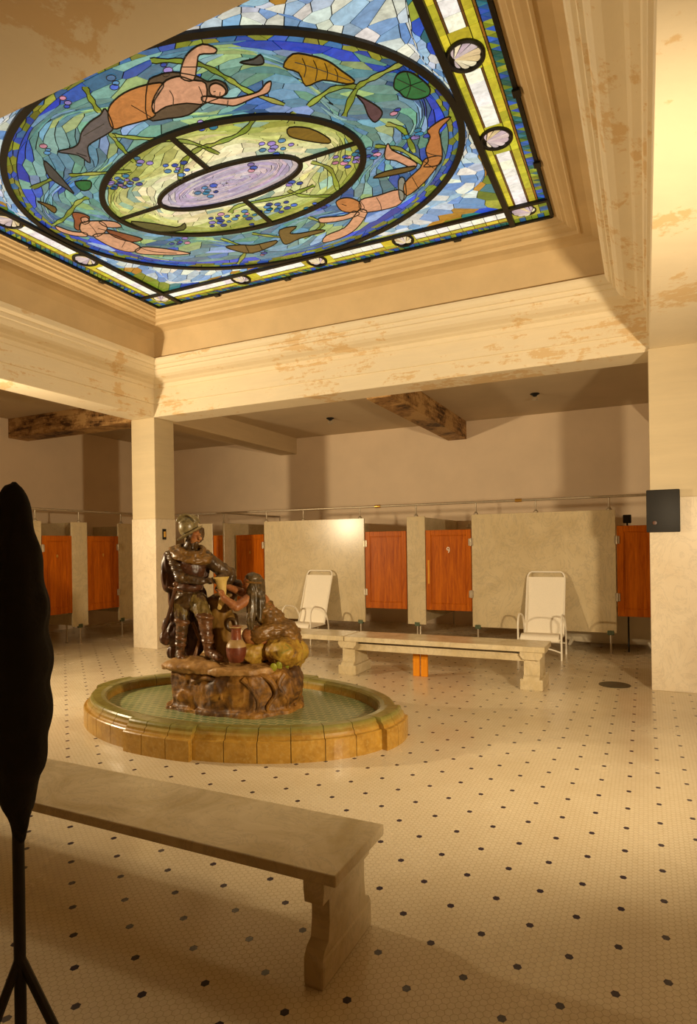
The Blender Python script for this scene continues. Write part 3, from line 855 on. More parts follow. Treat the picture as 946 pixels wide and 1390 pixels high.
def ring_cells(inner, outer, Ls, Lt, colour, wave=0.0, wn=3, gap=.0045, seedn=0):
    """glass pieces that stream round between two closed outlines given as functions of the angle"""
    rnd = random.Random(seedn)
    per = sum(math.dist([(inner(2*PI*k/90)[i]+outer(2*PI*k/90)[i])/2 for i in (0, 1)], [(inner(2*PI*(k+1)/90)[i]+outer(2*PI*(k+1)/90)[i])/2 for i in (0, 1)]) for k in range(90))
    wid = sum(math.dist(inner(2*PI*k/40), outer(2*PI*k/40)) for k in range(40))/40
    ns, nt = max(4, round(per/Ls)), max(1, round(wid/Lt))
    seeds = []
    for i in range(ns):
        for j in range(nt):
            seeds.append((i+rnd.random()*.95+.5*(j % 2), j+.12+rnd.random()*.76))
    base = len(seeds)
    allp = seeds+[(a+ns, b) for a, b in seeds if a < 4]+[(a-ns, b) for a, b in seeds if a > ns-4]
    cells = []
    for s, poly in list(zip(allp, voronoi(allp, (0, nt))))[:base]:
        if len(poly) < 3: continue
        # subdivide the long sides so that pieces bend with the stream
        pts = []
        for a, b in zip(poly, poly[1:]+poly[:1]):
            m = max(1, int(abs(b[0]-a[0])*3))
            for q in range(m): pts.append((a[0]+(b[0]-a[0])*q/m, a[1]+(b[1]-a[1])*q/m))
        P = []
        for a, b in pts:
            th = 2*PI*a/ns; t = b/nt
            t = min(1, max(0, t+wave*math.sin(wn*th+4*t)*math.sin(PI*t)))
            p, q = inner(th), outer(th)
            P.append((p[0]+(q[0]-p[0])*t, p[1]+(q[1]-p[1])*t))
        c = (sum(p[0] for p in P)/len(P), sum(p[1] for p in P)/len(P))
        sh = shrink(P, gap)
        if sh: cells.append((sh, colour(2*PI*s[0]/ns, s[1]/nt, c)))
    return cells
def ell(a, b): return lambda th: (a*math.cos(th), b*math.sin(th))
A1, B1, A2, B2, A3, B3 = .77, .257, 1.335, .77, 2.165, 1.585
ih, iv = HX-BXW, HY-BYW
def rect_at(th):
    c, s = math.cos(th)*A3, math.sin(th)*B3
    k = min(ih/abs(c) if abs(c) > 1e-6 else 9e9, iv/abs(s) if abs(s) > 1e-6 else 9e9)
    return (c*k, s*k)
def mixc(a, b, t): return tuple(x+(y-x)*t for x, y in zip(a, b))
def c_lav(th, t, c): return rgb(random.choice([(196, 176, 176), (178, 158, 180), (206, 186, 184), (168, 150, 172), (190, 176, 190)]), .08)
def c_pool(th, t, c):
    t = min(1, max(0, t+random.uniform(-.13, .13)))
    cream, pale, olive = (236, 222, 180), (206, 200, 124), (140, 146, 56)
    if random.random() < .07: return rgb((150, 176, 150), .12)
    return rgb(mixc(cream, pale, t*2) if t < .5 else mixc(pale, olive, t*2-1), .1)
def c_water(th, t, c):
    n = noise.noise(Vector((c[0]*2.2, c[1]*2.2, 3.0)))+random.uniform(-.35, .35)
    if t > .9 and random.random() < .6: return rgb((34, 66, 176), .2)
    if n > .42: return rgb(random.choice([(150, 176, 110), (166, 186, 120)]), .12)
    if n > .12: return rgb(random.choice([(104, 150, 130), (120, 158, 150), (94, 138, 122)]), .14)
    if n > -.25: return rgb(random.choice([(82, 124, 142), (98, 138, 152), (78, 116, 118), (104, 146, 166), (110, 150, 140)]), .14)
    return rgb(random.choice([(58, 98, 158), (76, 116, 170), (54, 92, 126), (128, 156, 186), (44, 82, 168)]), .14)
def c_leaf(th, t, c): return rgb(random.choice([(32, 62, 146), (42, 78, 160), (122, 124, 34), (136, 136, 50), (48, 96, 140), (104, 112, 30)]), .15)
def c_spandrel(th, t, c):
    if t > .78: return rgb(random.choice([(126, 132, 34), (150, 150, 50), (32, 74, 170), (104, 118, 30), (40, 110, 110)]), .15)
    if t > .73: return rgb((176, 124, 40), .12)
    return rgb(random.choice([(190, 202, 208), (208, 212, 200), (128, 164, 200), (100, 142, 190), (218, 214, 196), (150, 180, 200)]), .08)
lead_back = box(B(), -HX, HX, -HY, HY, .012, .04)
obj('lead_came', lead_back, M['lead'], sky)
eye = pane_mesh('eye_panes', ring_cells(ell(.015, .008), ell(A1-.015, B1-.015), .17, .034, c_lav, .12, 2, .0036, 1), .004, sky)
pool = pane_mesh('pool_panes', ring_cells(ell(A1+.015, B1+.015), ell(A2-.02, B2-.02), .19, .044, c_pool, .16, 5, .004, 2), .004, sky)
wat = pane_mesh('water_panes', ring_cells(ell(A2+.02, B2+.02), ell(A3-.11, B3-.10), .21, .052, c_water, .2, 7, .0044, 3), .004, sky)
lea = pane_mesh('leaf_band_panes', ring_cells(ell(A3-.11, B3-.10), ell(A3-.02, B3-.02), .10, .05, c_leaf, 0, 1, .0042, 4), .004, sky)
spc = ring_cells(ell(A3+.02, B3+.02), rect_at, .11, .055, c_spandrel, .25, 11, .004, 5)
for qx in (-1, 1):
    for qy in (-1, 1):
        pane_mesh('corner_panes', [c for c in spc if c[0][0][0]*qx > 0 and c[0][0][1]*qy > 0], .004, sky)

# border of white panes, yellow fillets and a leafy outer edge
def border(horizontal, sgn):
    cells = []
    W = BYW if horizontal else BXW
    half_in = (HX-BXW) if horizontal else (HY-BYW)
    def put(u0, u1, v0, v1, col, g=.004):
        q = [(u0+g, v0+g), (u1-g, v0+g), (u1-g, v1-g), (u0+g, v1-g)]
        P = []
        for u, v in q:
            if horizontal: P.append((u, sgn*((HY-BYW)+v)))
            else: P.append((sgn*((HX-BXW)+v), u))
        cells.append((P, col))
    y1, wh = W*.165, W*.40
    meds = (-1.075, 0, 1.075) if horizontal else (-.485, .485)
    u = -half_in
    n = int(2*half_in/.125)
    for i in range(n):
        a, b = -half_in+2*half_in*i/n, -half_in+2*half_in*(i+1)/n
        um = (a+b)/2
        near = min(abs(um-q) for q in meds)
        put(a, b, .015, y1+.01, rgb((196, 180, 44), .12))
        put(a, b, y1+wh, y1*2+wh, rgb((196, 180, 44), .12))
        if near > .19:
            put(a, b, y1+.01, y1+.025, rgb((90, 54, 14), .1), .001); put(a, b, y1+wh-.015, y1+wh, rgb((90, 54, 14), .1), .001)
            put(a, b, y1+.025, y1+wh-.015, rgb(random.choice([(250, 244, 224), (246, 238, 226), (240, 228, 222), (252, 246, 214)]), .02))
        else:
            put(a, b, y1+.01, y1+wh, rgb((186, 168, 36), .12))
        put(a, b, y1*2+wh, y1*2+wh+.018, rgb((128, 78, 16), .15), .003)
    n = int(2*(half_in)/.06)
    for i in range(n):
        a, b = -half_in+2*half_in*i/n, -half_in+2*half_in*(i+1)/n
        v0, v1 = y1*2+wh+.02, W-.015
        cs = [random.choice([(110, 124, 28), (140, 142, 40), (30, 78, 130), (36, 96, 104), (28, 84, 70), (40, 80, 160)]) for _ in (0, 1)]
        tri = [[(a, v0), (b, v0), (b, v1)], [(a, v0), (b, v1), (a, v1)]]
        for tr, cc in zip(tri, cs):
            P = [(u, sgn*((HY-BYW)+v)) if horizontal else (sgn*((HX-BXW)+v), u) for u, v in tr]
            s_ = shrink(P, .0035)
            if s_: cells.append((s_, rgb(cc, .15)))
    return cells
bc = border(True, 1)+border(True, -1)+border(False, 1)+border(False, -1)
for sx in (-1, 1):
    for sy in (-1, 1):
        x0, x1, y0, y1 = HX-BXW+.015, HX-.015, HY-BYW+.015, HY-.015
        for i in range(6):
            f0, f1 = i/6, (i+1)/6
            w0 = x1-.085
            P = [(sx*(x0+(x1-x0)*f0), sy*(y1-.075)), (sx*(x0+(x1-x0)*f1), sy*(y1-.075)), (sx*(x0+(x1-x0)*f1), sy*y1), (sx*(x0+(x1-x0)*f0), sy*y1)]
            s_ = shrink(P, .003); s_ and bc.append((s_, rgb(random.choice([(30, 84, 130), (110, 124, 28), (36, 100, 150)]), .15)))
            P = [(sx*w0, sy*(y0+(y1-.075-y0)*f0)), (sx*w0, sy*(y0+(y1-.075-y0)*f1)), (sx*x1, sy*(y0+(y1-.075-y0)*f1)), (sx*x1, sy*(y0+(y1-.075-y0)*f0))]
            s_ = shrink(P, .003); s_ and bc.append((s_, rgb(random.choice([(30, 84, 130), (110, 124, 28), (36, 100, 150)]), .15)))
        P = [(sx*x0, sy*y0), (sx*(x1-.085), sy*y0), (sx*(x1-.085), sy*(y1-.075)), (sx*x0, sy*(y1-.075))]
        bc.append((shrink(P, .004), rgb((176, 164, 50), .1)))
pane_mesh('border_panes', bc, .004, sky)
# shells: fans of cream glass in dark oval rings, and one in each corner square
def shell(cx, cy, rx, ry, ang, name, ring=True, spread=PI*.98):
    cells = []
    n = 9
    ca, sa = math.cos(ang), math.sin(ang)
    def T(x, y): return (cx+x*rx*ca-y*ry*sa, cy+x*rx*sa+y*ry*ca)
    for k in range(n):
        a0, a1 = -spread/1.15+2*spread/1.15*k/n, -spread/1.15+2*spread/1.15*(k+1)/n
        P = [(-.72, 0)] + [(math.cos(a0+(a1-a0)*q/3)*(.93 if q in (0, 3) else 1.0), math.sin(a0+(a1-a0)*q/3)*(.93 if q in (0, 3) else 1.0)) for q in range(4)]
        s_ = shrink([T(x, y) for x, y in P], .0055)
        if s_: cells.append((s_, rgb(random.choice([(222, 192, 140), (210, 186, 176), (236, 216, 176), (196, 172, 172)]), .06)))
    o = pane_mesh(name, cells, -.003, sky, .005)
    bm = B()
    prism(bm, [T(math.cos(2*PI*k/28)*1.08, math.sin(2*PI*k/28)*1.08) for k in range(28)], .0025, .0038)
    obj('backing', bm, M['lead'], o)
    if ring:
        bm = B(); tube(bm, [(*T(math.cos(2*PI*k/36)*1.12, math.sin(2*PI*k/36)*1.12), -.004) for k in range(36)], .016, 6, True)
        obj('ring', bm, M['lead'], o, smooth=True)
for x in (-1.075, 0, 1.075):
    for sy in (-1, 1): shell(x, sy*(HY-BYW+.045+.082), .115, .095, PI/2*sy+PI, 'shell_medallion')
for y in (-.485, .485):
    for sx in (-1, 1): shell(sx*(HX-BXW+.05+.09), y, .11, .12, 0 if sx > 0 else PI, 'shell_medallion')
for sx in (-1, 1):
    for sy in (-1, 1):
        shell(sx*(HX-BXW+.145), sy*(HY-BYW+.13), .125, .10, math.atan2(-sy, -sx)+PI/2*0, 'corner_shell', False)

# swimmers, fish and leaves: pieces of painted glass leaded in front of the water
OUT = []
def inset_outline(poly, n=3):
    return [(p.x, p.y) for p in smooth_path([(x, y, 0) for x, y in poly], n, True)]
for k_, (nm, col, poly) in enumerate(POLYS):
    P = inset_outline(poly)
    zz = -.003-.0005*k_
    o = pane_mesh(nm+'_glass', [(P, rgb(PAL[col], .04))], zz, sky, .003)
    bm = B(); tube(bm, [(x, y, zz) for x, y in P], .0062, 5, True)
    obj('came', bm, M['lead'], o, smooth=True)
bm = B()
for stq in STROKES: tube(bm, smooth_path([(x, y, -.0215) for x, y in stq], 3), .0036, 4)
obj('painted_line', bm, M['lead'], sky)
for v in VINES:
    path = smooth_path([(x, y, 0) for x, y in v], 5)
    cells, edge = [], []
    L, R = [], []
    for i, p in enumerate(path):
        d = (path[min(i+1, len(path)-1)]-path[max(i-1, 0)]).normalized()
        w = .027*(.75+.25*math.sin(i*1.7))
        L.append((p.x-d.y*w, p.y+d.x*w)); R.append((p.x+d.y*w, p.y-d.x*w))
    st = 3
    for i in range(0, len(path)-1, st):
        j = min(i+st, len(path)-1)
        cells.append((L[i:j+1]+R[i:j+1][::-1], rgb(random.choice([(128, 138, 40), (140, 152, 56), (112, 128, 34), (152, 156, 66)]), .1)))
    o = pane_mesh('vine_glass', cells, -.0005, sky, .004)
    bm = B(); tube(bm, [(x, y, -.0005) for x, y in L], .004, 5); tube(bm, [(x, y, -.0005) for x, y in R], .004, 5)
    obj('came', bm, M['lead'], o, smooth=True)
for fx, fy, n in FLOWERS:
    cells = []; bm = B()
    for k in range(n):
        a = k*2.4; r = .036*math.sqrt(k)
        cx, cy = fx+r*math.cos(a)*1.5, fy+r*math.sin(a)
        rr_ = random.uniform(.022, .036)
        P = [(cx+rr_*1.15*math.cos(2*PI*q/9), cy+rr_*.8*math.sin(2*PI*q/9)) for q in range(9)]
        cells.append((P, rgb(random.choice([(40, 70, 160), (60, 96, 186), (26, 110, 140), (196, 130, 150), (140, 120, 180), (80, 130, 170), (30, 60, 130)]), .12)))
        tube(bm, [(x, y, -.002) for x, y in P], .0035, 4, True)
    o = pane_mesh('flower_cluster', cells, -.002, sky, .004)
    obj('came', bm, M['lead'], o)
# iron frame: ovals, spokes and straight bars
def oval_bar(a, b, w, name):
    bm = B(); N = 96
    ps = []
    for k in range(N):
        th = 2*PI*k/N
        p = Vector((a*math.cos(th), b*math.sin(th), 0)); d = Vector((b*math.cos(th), a*math.sin(th), 0)).normalized()
        ps.append([bm.verts.new(p+d*q+Vector((0, 0, z))) for q, z in ((-w/2, .002), (-w/2, -.02), (w/2, -.02), (w/2, .002))])
    for i in range(N):
        A, Bq = ps[i], ps[(i+1) % N]
        for k in range(4): bm.faces.new([A[k], A[(k+1) % 4], Bq[(k+1) % 4], Bq[k]])
    return obj(name, bm, M['lead'], sky)
oval_bar(A1, B1, .042, 'oval_bar'); oval_bar(A2, B2, .056, 'oval_bar'); oval_bar(A3, B3, .056, 'oval_bar')
for q in ((A1, A2, -.017, .017, 0), (-A2, -A1, -.017, .017, 0)):
    obj('spoke', box(B(), q[0], q[1], q[2], q[3], -.018, .001), M['lead'], sky)
for q in ((B1, B2), (-B2, -B1)):
    obj('spoke', box(B(), -.024, .024, q[0], q[1], -.018, .001), M['lead'], sky)
for s in (-1, 1):
    obj('cross_bar', box(B(), s*ih-.028, s*ih+.028, -HY+.0, HY-.0, -.03, .002), M['lead'], sky)
    obj('cross_bar', box(B(), -HX, HX, s*iv-.02, s*iv+.02, -.028, .002), M['lead'], sky)
    obj('edge_bar', box(B(), -HX, HX, s*HY-.018, s*HY+.012, -.02, .03), M['lead'], sky)
    obj('edge_bar', box(B(), s*HX-.018, s*HX+.012, -HY, HY, -.02, .03), M['lead'], sky)
    for u in (-1.62, -.54, .54, 1.62):
        obj('bar_lug', box(B(), u-.04, u+.04, s*HY-.03, s*HY+.03, -.035, -.012, .004, 1), M['lead'], sky)
    for u in (-.97, 0, .97):
        obj('bar_lug', box(B(), s*HX-.03, s*HX+.03, u-.04, u+.04, -.035, -.012, .004, 1), M['lead'], sky)
# ------------------------------------------------------------------ fountain basin
FXC, FYC = -3.41, 4.70
def M_glaze(name, cols, scale=6, rough=.28, bump=.2):
    rough += .12
    t = NT(name); co = t.coord()
    n = t.noise(co, scale, 7, .65, .8)
    n2 = t.noise(co, scale*5, 5, .7)
    f = t.math('ADD', t.math('MULTIPLY', n, .75), t.math('MULTIPLY', n2, .25))
    N = len(cols)
    col = t.ramp(f, [(.32+.36*i/(N-1), c) for i, c in enumerate(cols)])
    t.bump(f, bump, .01)
    return t.set(col, rough, coat=.08)
def M_curb():
    t = NT('ochre_and_green_glaze'); co = t.coord()
    z = t.n('SeparateXYZ', Vector=co).outputs[2]
    n = t.noise(co, 9, 6, .65, .5); n2 = t.noise(co, 40, 4, .7)
    amber = t.mix(t.step(n, .3, .7), lin(150, 108, 34), lin(190, 146, 60))
    amber = t.mix(t.math('MULTIPLY', t.step(n2, .5, .75), .5), amber, lin(200, 176, 110))
    green = t.mix(t.step(n, .3, .7), lin(104, 98, 40), lin(140, 132, 66))
    zz = t.math('ADD', z, t.math('MULTIPLY', t.math('SUBTRACT', n, .5), .08))
    col = t.mix(t.step(zz, .17, .235), amber, green)
    return t.set(col, .3, coat=.15)
def M_basin():
    t = NT('green_basin_tile'); co = t.coord()
    b = t.n('TexBrick', Vector=co, Color1=lin(116, 132, 84), Color2=lin(94, 114, 74), Mortar=lin(176, 168, 116), Scale=1.0)
    b.offset = 0.5
    b.inputs['Mortar Size'].default_value = .006; b.inputs['Brick Width'].default_value = .085; b.inputs['Row Height'].default_value = .06
    n = t.noise(co, 3, 6, .6)
    col = t.mix(t.math('MULTIPLY', t.step(n, .4, .7), .4), b.outputs['Color'], lin(150, 148, 98))
    return t.set(col, .3)
M['curb'] = M_curb(); M['basin'] = M_basin()
fo = thing('fountain_basin', 'low oval fountain basin with an ochre tiled curb and green tiled floor', 'fountain basin', (FXC, FYC, 0))
FA, FB = 1.575, 1.03
def rim(th, o):
    p = Vector((FA*math.cos(th), FB*math.sin(th), 0)); d = Vector((FB*math.cos(th), FA*math.sin(th), 0)).normalized()
    return p+d*o
curb_prof = [(0, 0), (0, .15), (-.006, .158), (-.026, .162), (-.032, .172), (-.036, .19), (-.05, .202), (-.056, .206), (-.058, .224), (-.066, .236), (-.08, .242), (-.15, .24), (-.185, .232), (-.2, .22), (-.205, .20), (-.215, .10), (-.215, 0)]
def curb_piece(t0, t1, out, name):
    bm = B(); n = max(3, int((t1-t0)/.05)); rows = []
    for i in range(n+1):
        th = t0+(t1-t0)*i/n
        rows.append([])
        for o, z in curb_prof:
            k = out if o > -.2 else 0
            q = rim(th, o+k*(1 if o > -.12 else max(0, (o+.2)/.08)))
            rows[-1].append(bm.verts.new((q.x, q.y, z+(.004 if out and o > -.2 and z > .01 else 0))))
    m = len(curb_prof)
    for a, b in zip(rows, rows[1:]):
        for k in range(m): bm.faces.new([a[k], a[(k+1) % m], b[(k+1) % m], b[k]])
    bm.faces.new(rows[0][::-1]); bm.faces.new(rows[-1])
    obj(name, bm, M['curb'], fo)
g = .0022
hw_f, hw_s = .205, .215
breaks = []
for k in range(4):
    c = k*PI/2
    h = hw_s if k % 2 == 0 else hw_f
    curb_piece(c-h, c-h*.36-g, .05, 'curb_block'); curb_piece(c-h*.36+g, c+h*.36-g, .05, 'curb_block'); curb_piece(c+h*.36+g, c+h, .05, 'curb_block')
    h2 = hw_f if k % 2 == 0 else hw_s
    a, b = c+h, c+PI/2-h2
    # tiles of about equal length along the oval
    N = 200; L = [0]
    for i in range(N): L.append(L[-1]+(rim(a+(b-a)*(i+1)/N, 0)-rim(a+(b-a)*i/N, 0)).length)
    nt = 6; prev = a
    for q in range(1, nt+1):
        target = L[-1]*q/nt
        i = next(i for i in range(N+1) if L[i] >= target-1e-9)
        cur = a+(b-a)*i/N
        curb_piece(prev+g, cur-g, 0, 'curb_tile'); prev = cur
bm = B(); prism(bm, [tuple(rim(2*PI*k/72, -.213).xy) for k in range(72)], .0, .148)
obj('basin_floor', bm, M['basin'], fo)

# ------------------------------------------------------------------ glazed sculpture on its rock
st = thing('fountain_sculpture', 'glazed brown sculpture of a standing armoured man and a kneeling figure on rock', 'sculpture', (FXC, FYC, 0), yaw_s)
def S(x, y, w=0.0):
    """sculptor's drawing units to metres: x across, y down from the drawing, w metres away from the front"""
    D = 5.71+w
    return Vector((((x-470)*D+856.5)/843, w, 1.6+(742.1-.0141*(x-320)-y)*D/843))
G = {}
G['rock'] = M_glaze('rock_glaze', [lin(40, 24, 12), lin(84, 54, 22), lin(146, 100, 36), lin(182, 136, 58)], 4.5, .42, .5)
G['ledge'] = M_glaze('sandy_ledge_glaze', [lin(108, 74, 36), lin(164, 122, 66), lin(190, 148, 92)], 7, .42)
G['trunk'] = M_glaze('tree_stump_glaze', [lin(60, 40, 16), lin(120, 86, 30), lin(150, 112, 44)], 6, .4)
G['dark'] = M_glaze('dark_brown_glaze', [lin(34, 22, 10), lin(74, 52, 26), lin(112, 84, 46)], 9, .26)
G['cape'] = M_glaze('red_brown_glaze', [lin(34, 18, 10), lin(76, 44, 24), lin(112, 72, 44)], 7, .28)
G['olive'] = M_glaze('olive_glaze', [lin(62, 50, 22), lin(110, 90, 44), lin(146, 122, 66)], 12, .28)
G['boot'] = M_glaze('boot_glaze', [lin(58, 34, 18), lin(104, 66, 36), lin(150, 108, 66)], 9, .22)
G['amber'] = M_glaze('amber_glaze', [lin(66, 44, 16), lin(112, 78, 30), lin(150, 108, 48)], 9, .28)
G['skin'] = M_glaze('skin_glaze', [lin(104, 54, 26), lin(152, 94, 50), lin(190, 136, 84)], 8, .3, .05)
G['helmet'] = M_glaze('helmet_glaze', [lin(70, 58, 34), lin(122, 106, 68), lin(176, 158, 112)], 10, .2)
G['hair'] = M_glaze('hair_glaze', [lin(40, 30, 16), lin(78, 62, 36), lin(120, 96, 60)], 14, .25)
G['bowl'] = M_glaze('straw_yellow_glaze', [lin(168, 136, 66), lin(204, 174, 98), lin(222, 196, 128)], 8, .28, .05)
G['jug'] = M_glaze('jug_glaze', [lin(74, 30, 18), lin(116, 56, 34), lin(150, 86, 54)], 5, .22, .05)
G['jugtop'] = M_glaze('jug_shoulder_glaze', [lin(150, 116, 70), lin(176, 144, 90)], 8, .3, .05)
G['leaf'] = M_glaze('leaf_glaze', [lin(92, 100, 20), lin(150, 150, 40), lin(176, 168, 66)], 8, .3)
G['moss'] = M_glaze('mossy_rock_glaze', [lin(74, 52, 18), lin(150, 110, 32), lin(176, 140, 48), lin(120, 116, 38)], 8, .42, .5)

# rock
bm = B()
foot = [(-.565, -.12), (-.22, -.33), (.22, -.47), (.5, -.33), (.6, -.1), (.55, .25), (.2, .45), (-.3, .45), (-.58, .2)]
prism(bm, foot, .12, .50)
prism(bm, [(a*1.07-.01, b*1.07) for a, b in foot], .12, .185)
for (x, y, w), r in (((345, 930, -.34), (.14, .1, .16)), ((300, 935, -.33), (.14, .08, .13)), ((378, 935, -.28), (.14, .1, .2)), ((398, 930, -.1), (.1, .16, .2)), ((255, 945, -.2), (.12, .07, .05))):
    ellipsoid(bm, S(x, y, w), r)
blend_body('rock_base', bm, G['rock'], st, .014, 2, (.026, (6, 6, 3)), (.010, (22, 22, 14)))
bm = B()
prism(bm, [(-.655, -.13), (-.45, -.27), (-.22, -.37), (.0, -.44), (.2, -.47), (.36, -.38), (.5, -.2), (.5, .3), (.1, .42), (-.4, .4), (-.65, .15)], .495, .555)
ellipsoid(bm, (-.38, -.12, .55), (.26, .2, .06)); ellipsoid(bm, (-.28, -.26, .555), (.2, .1, .05))
blend_body('ledge', bm, G['ledge'], st, .012, 3, (.018, (7, 7, 7)), (.006, (24, 24, 24)))
bm = B()
ellipsoid(bm, S(386, 884, -.12), (.17, .24, .13)); ellipsoid(bm, S(398, 885, .05), (.12, .24, .16)); ellipsoid(bm, S(345, 884, -.08), (.15, .17, .12)); ellipsoid(bm, S(370, 880, .1), (.22, .2, .13))
blend_body('mossy_mound', bm, G['moss'], st, .012, 2, (.03, (7, 7, 7)), (.012, (20, 20, 20)))
bm = B()
capsule(bm, S(306, 896, .03), S(303, 850, .06), .17, .13); capsule(bm, S(303, 850, .06), S(300, 818, .06), .13, .10); capsule(bm, S(312, 880, -.03), S(314, 842, -.0), .09, .07)
ellipsoid(bm, S(296, 815, .05), (.12, .09, .05)); capsule(bm, S(310, 815, .1), S(322, 800, .14), .06, .04)
blend_body('tree_stump', bm, G['trunk'], st, .012, 3, (.018, (12, 12, 4)))
bm = B()
ring = [S(315, 848, -.09)+Vector((.043*math.cos(a), -.01*math.cos(a), .055*math.sin(a))) for a in [2*PI*k/20 for k in range(20)]]
tube(bm, ring, .014, 8, True)
obj('knot_ring', bm, G['dark'], st, smooth=True)
for pts in ([(352, 915, -.40), (368, 925, -.42), (374, 942, -.40), (362, 962, -.42), (372, 975, -.38)], [(330, 922, -.44), (342, 935, -.46), (350, 955, -.46), (344, 972, -.46)], [(385, 915, -.34), (378, 930, -.38), (390, 950, -.34), (384, 968, -.30)], [(262, 925, -.26), (280, 920, -.34), (296, 930, -.38), (300, 950, -.40)]):
    bm = B(); p = smooth_path([S(*q) for q in pts], 5)
    tube(bm, p, .02, 8, rads=[.03-.018*i/(len(p)-1) for i in range(len(p))])
    obj('root', bm, G['rock'], st, smooth=True)
for x, y, w, s, a in ((404, 893, -.08, .075, 1.35), (397, 899, -.15, .06, 1.5), (388, 902, -.24, .055, 1.45), (378, 905, -.32, .05, 1.5), (371, 906, -.36, .04, 1.4)):
    bm = B(); ellipsoid(bm, S(x, y, w), (.032, .014, s), (0.25, .12, a-1.4)); o = obj('hanging_leaf', bm, G['leaf'], st, smooth=True)

def hand(bm, wrist, d, up, s=.055, curl=.5):
    """palm with four bent fingers and a thumb from its side"""
    d = Vector(d).normalized(); up = Vector(up); up = (up-d*up.dot(d)).normalized(); side = d.cross(up)
    w = Vector(wrist); c = w+d*s*.5
    capsule(bm, w, w+d*s*.8, s*.30, s*.38)
    for k, L in enumerate((.62, .72, .68, .5)):
        b0 = w+d*s*.85+side*s*(-.36+.24*k)
        b1 = b0+(d*math.cos(curl)-up*math.sin(curl))*s*L*.55
        b2 = b1+(d*math.cos(curl*2.2)-up*math.sin(curl*2.2))*s*L*.5
        capsule(bm, b0, b1, s*.13, s*.12, 8); capsule(bm, b1, b2, s*.12, s*.09, 8)
    t0 = w+d*s*.3-side*s*.34; t1 = t0+(d*.7-side*.7).normalized()*s*.4
    capsule(bm, t0, t1, s*.15, s*.13, 8); capsule(bm, t1, t1+(d*.9-up*.5).normalized()*s*.34, s*.13, s*.1, 8)

# --- the standing man: one continuous figure
bm = B()
ellipsoid(bm, S(258, 765, 0), (.142, .11, .17)); ellipsoid(bm, S(256, 793, 0), (.115, .1, .12)); ellipsoid(bm, S(257, 815, .0), (.135, .11, .10))
capsule(bm, S(257, 752, .0), S(262, 733, -.02), .06, .05)
ellipsoid(bm, S(265, 727, -.03), (.066, .078, .088), (0, .15, 0))
capsule(bm, S(271, 727, -.06), S(275, 730, -.075), .016, .02, 8)        # nose
capsule(bm, S(268, 737, -.07), S(266, 743, -.06), .03, .022, 8)        # bearded chin
ellipsoid(bm, S(271, 723, -.06), (.03, .03, .012))                      # brow
ellipsoid(bm, S(259, 728, -.1), (.012, .02, .025))                      # ear
# arms: shoulder, elbow, wrist
capsule(bm, S(239, 753, -.01), S(247, 784, -.12), .066, .05); capsule(bm, S(247, 784, -.12), S(275, 789, -.20), .05, .036)
capsule(bm, S(281, 758, .02), S(310, 778, .06), .075, .055); capsule(bm, S(310, 778, .06), S(296, 788, -.06), .05, .036)
hand(bm, S(276, 789, -.20), (1, .05, .1), (0, -.3, 1), .075, .5); hand(bm, S(296, 788, -.06), (-.5, -.8, .1), (0, -.2, 1), .07, .5)
# legs
capsule(bm, S(247, 816, 0), S(248, 848, -.03), .085, .058); capsule(bm, S(248, 848, -.03), S(244, 886, -.01), .058, .04)
capsule(bm, S(244, 889, -.01), S(246, 893, -.13), .045, .035)
capsule(bm, S(270, 816, -.02), S(279, 842, -.12), .09, .06); capsule(bm, S(279, 842, -.12), S(284, 880, -.12), .06, .042)
capsule(bm, S(284, 886, -.12), S(297, 893, -.22), .046, .036)
blend_body('standing_figure', bm, G['dark'], st, .009, 3, (.006, (26, 26, 26)))
bm = B(); ellipsoid(bm, S(267, 729, -.05), (.056, .062, .074), (0, .15, 0)); capsule(bm, S(271, 727, -.095), S(274, 731, -.105), .013, .018, 8); ellipsoid(bm, S(268, 722.5, -.095), (.036, .022, .010))
blend_body('face', bm, G['skin'], st, .007, 2)
# armour plates of the arm and breast
bm = B()
for f, r in ((.0, .086), (.22, .082), (.44, .076), (.66, .07), (.88, .064)):
    p = S(238, 752, -.01).lerp(S(247, 784, -.12), f); ellipsoid(bm, p, (r, r*.95, .035), (0, .18, 0))
ellipsoid(bm, S(247, 784, -.14), (.058, .055, .055))
blend_body('arm_plates', bm, G['dark'], st, .008, 1)
bm = B(); ellipsoid(bm, S(261, 770, -.03), (.134, .112, .145)); ellipsoid(bm, S(259, 797, -.02), (.124, .11, .055))
blend_body('breastplate', bm, G['cape'], st, .009, 2, (.008, (14, 14, 14)))
bm = B()
p = smooth_path([S(*q) for q in ((236, 746, .06), (238, 752, -.08), (252, 759, -.15), (270, 762, -.14), (284, 759, -.06), (284, 752, .06), (268, 746, .1), (250, 744, .1))], 4, True)
tube(bm, p, .036, 10, True); p = smooth_path([S(*q) for q in ((246, 742, .04), (248, 748, -.10), (262, 753, -.14), (276, 750, -.08), (274, 743, .05))], 4, True); tube(bm, p, .03, 10, True)
blend_body('collar_scarf', bm, G['amber'], st, .009, 2, (.012, (16, 16, 30)))
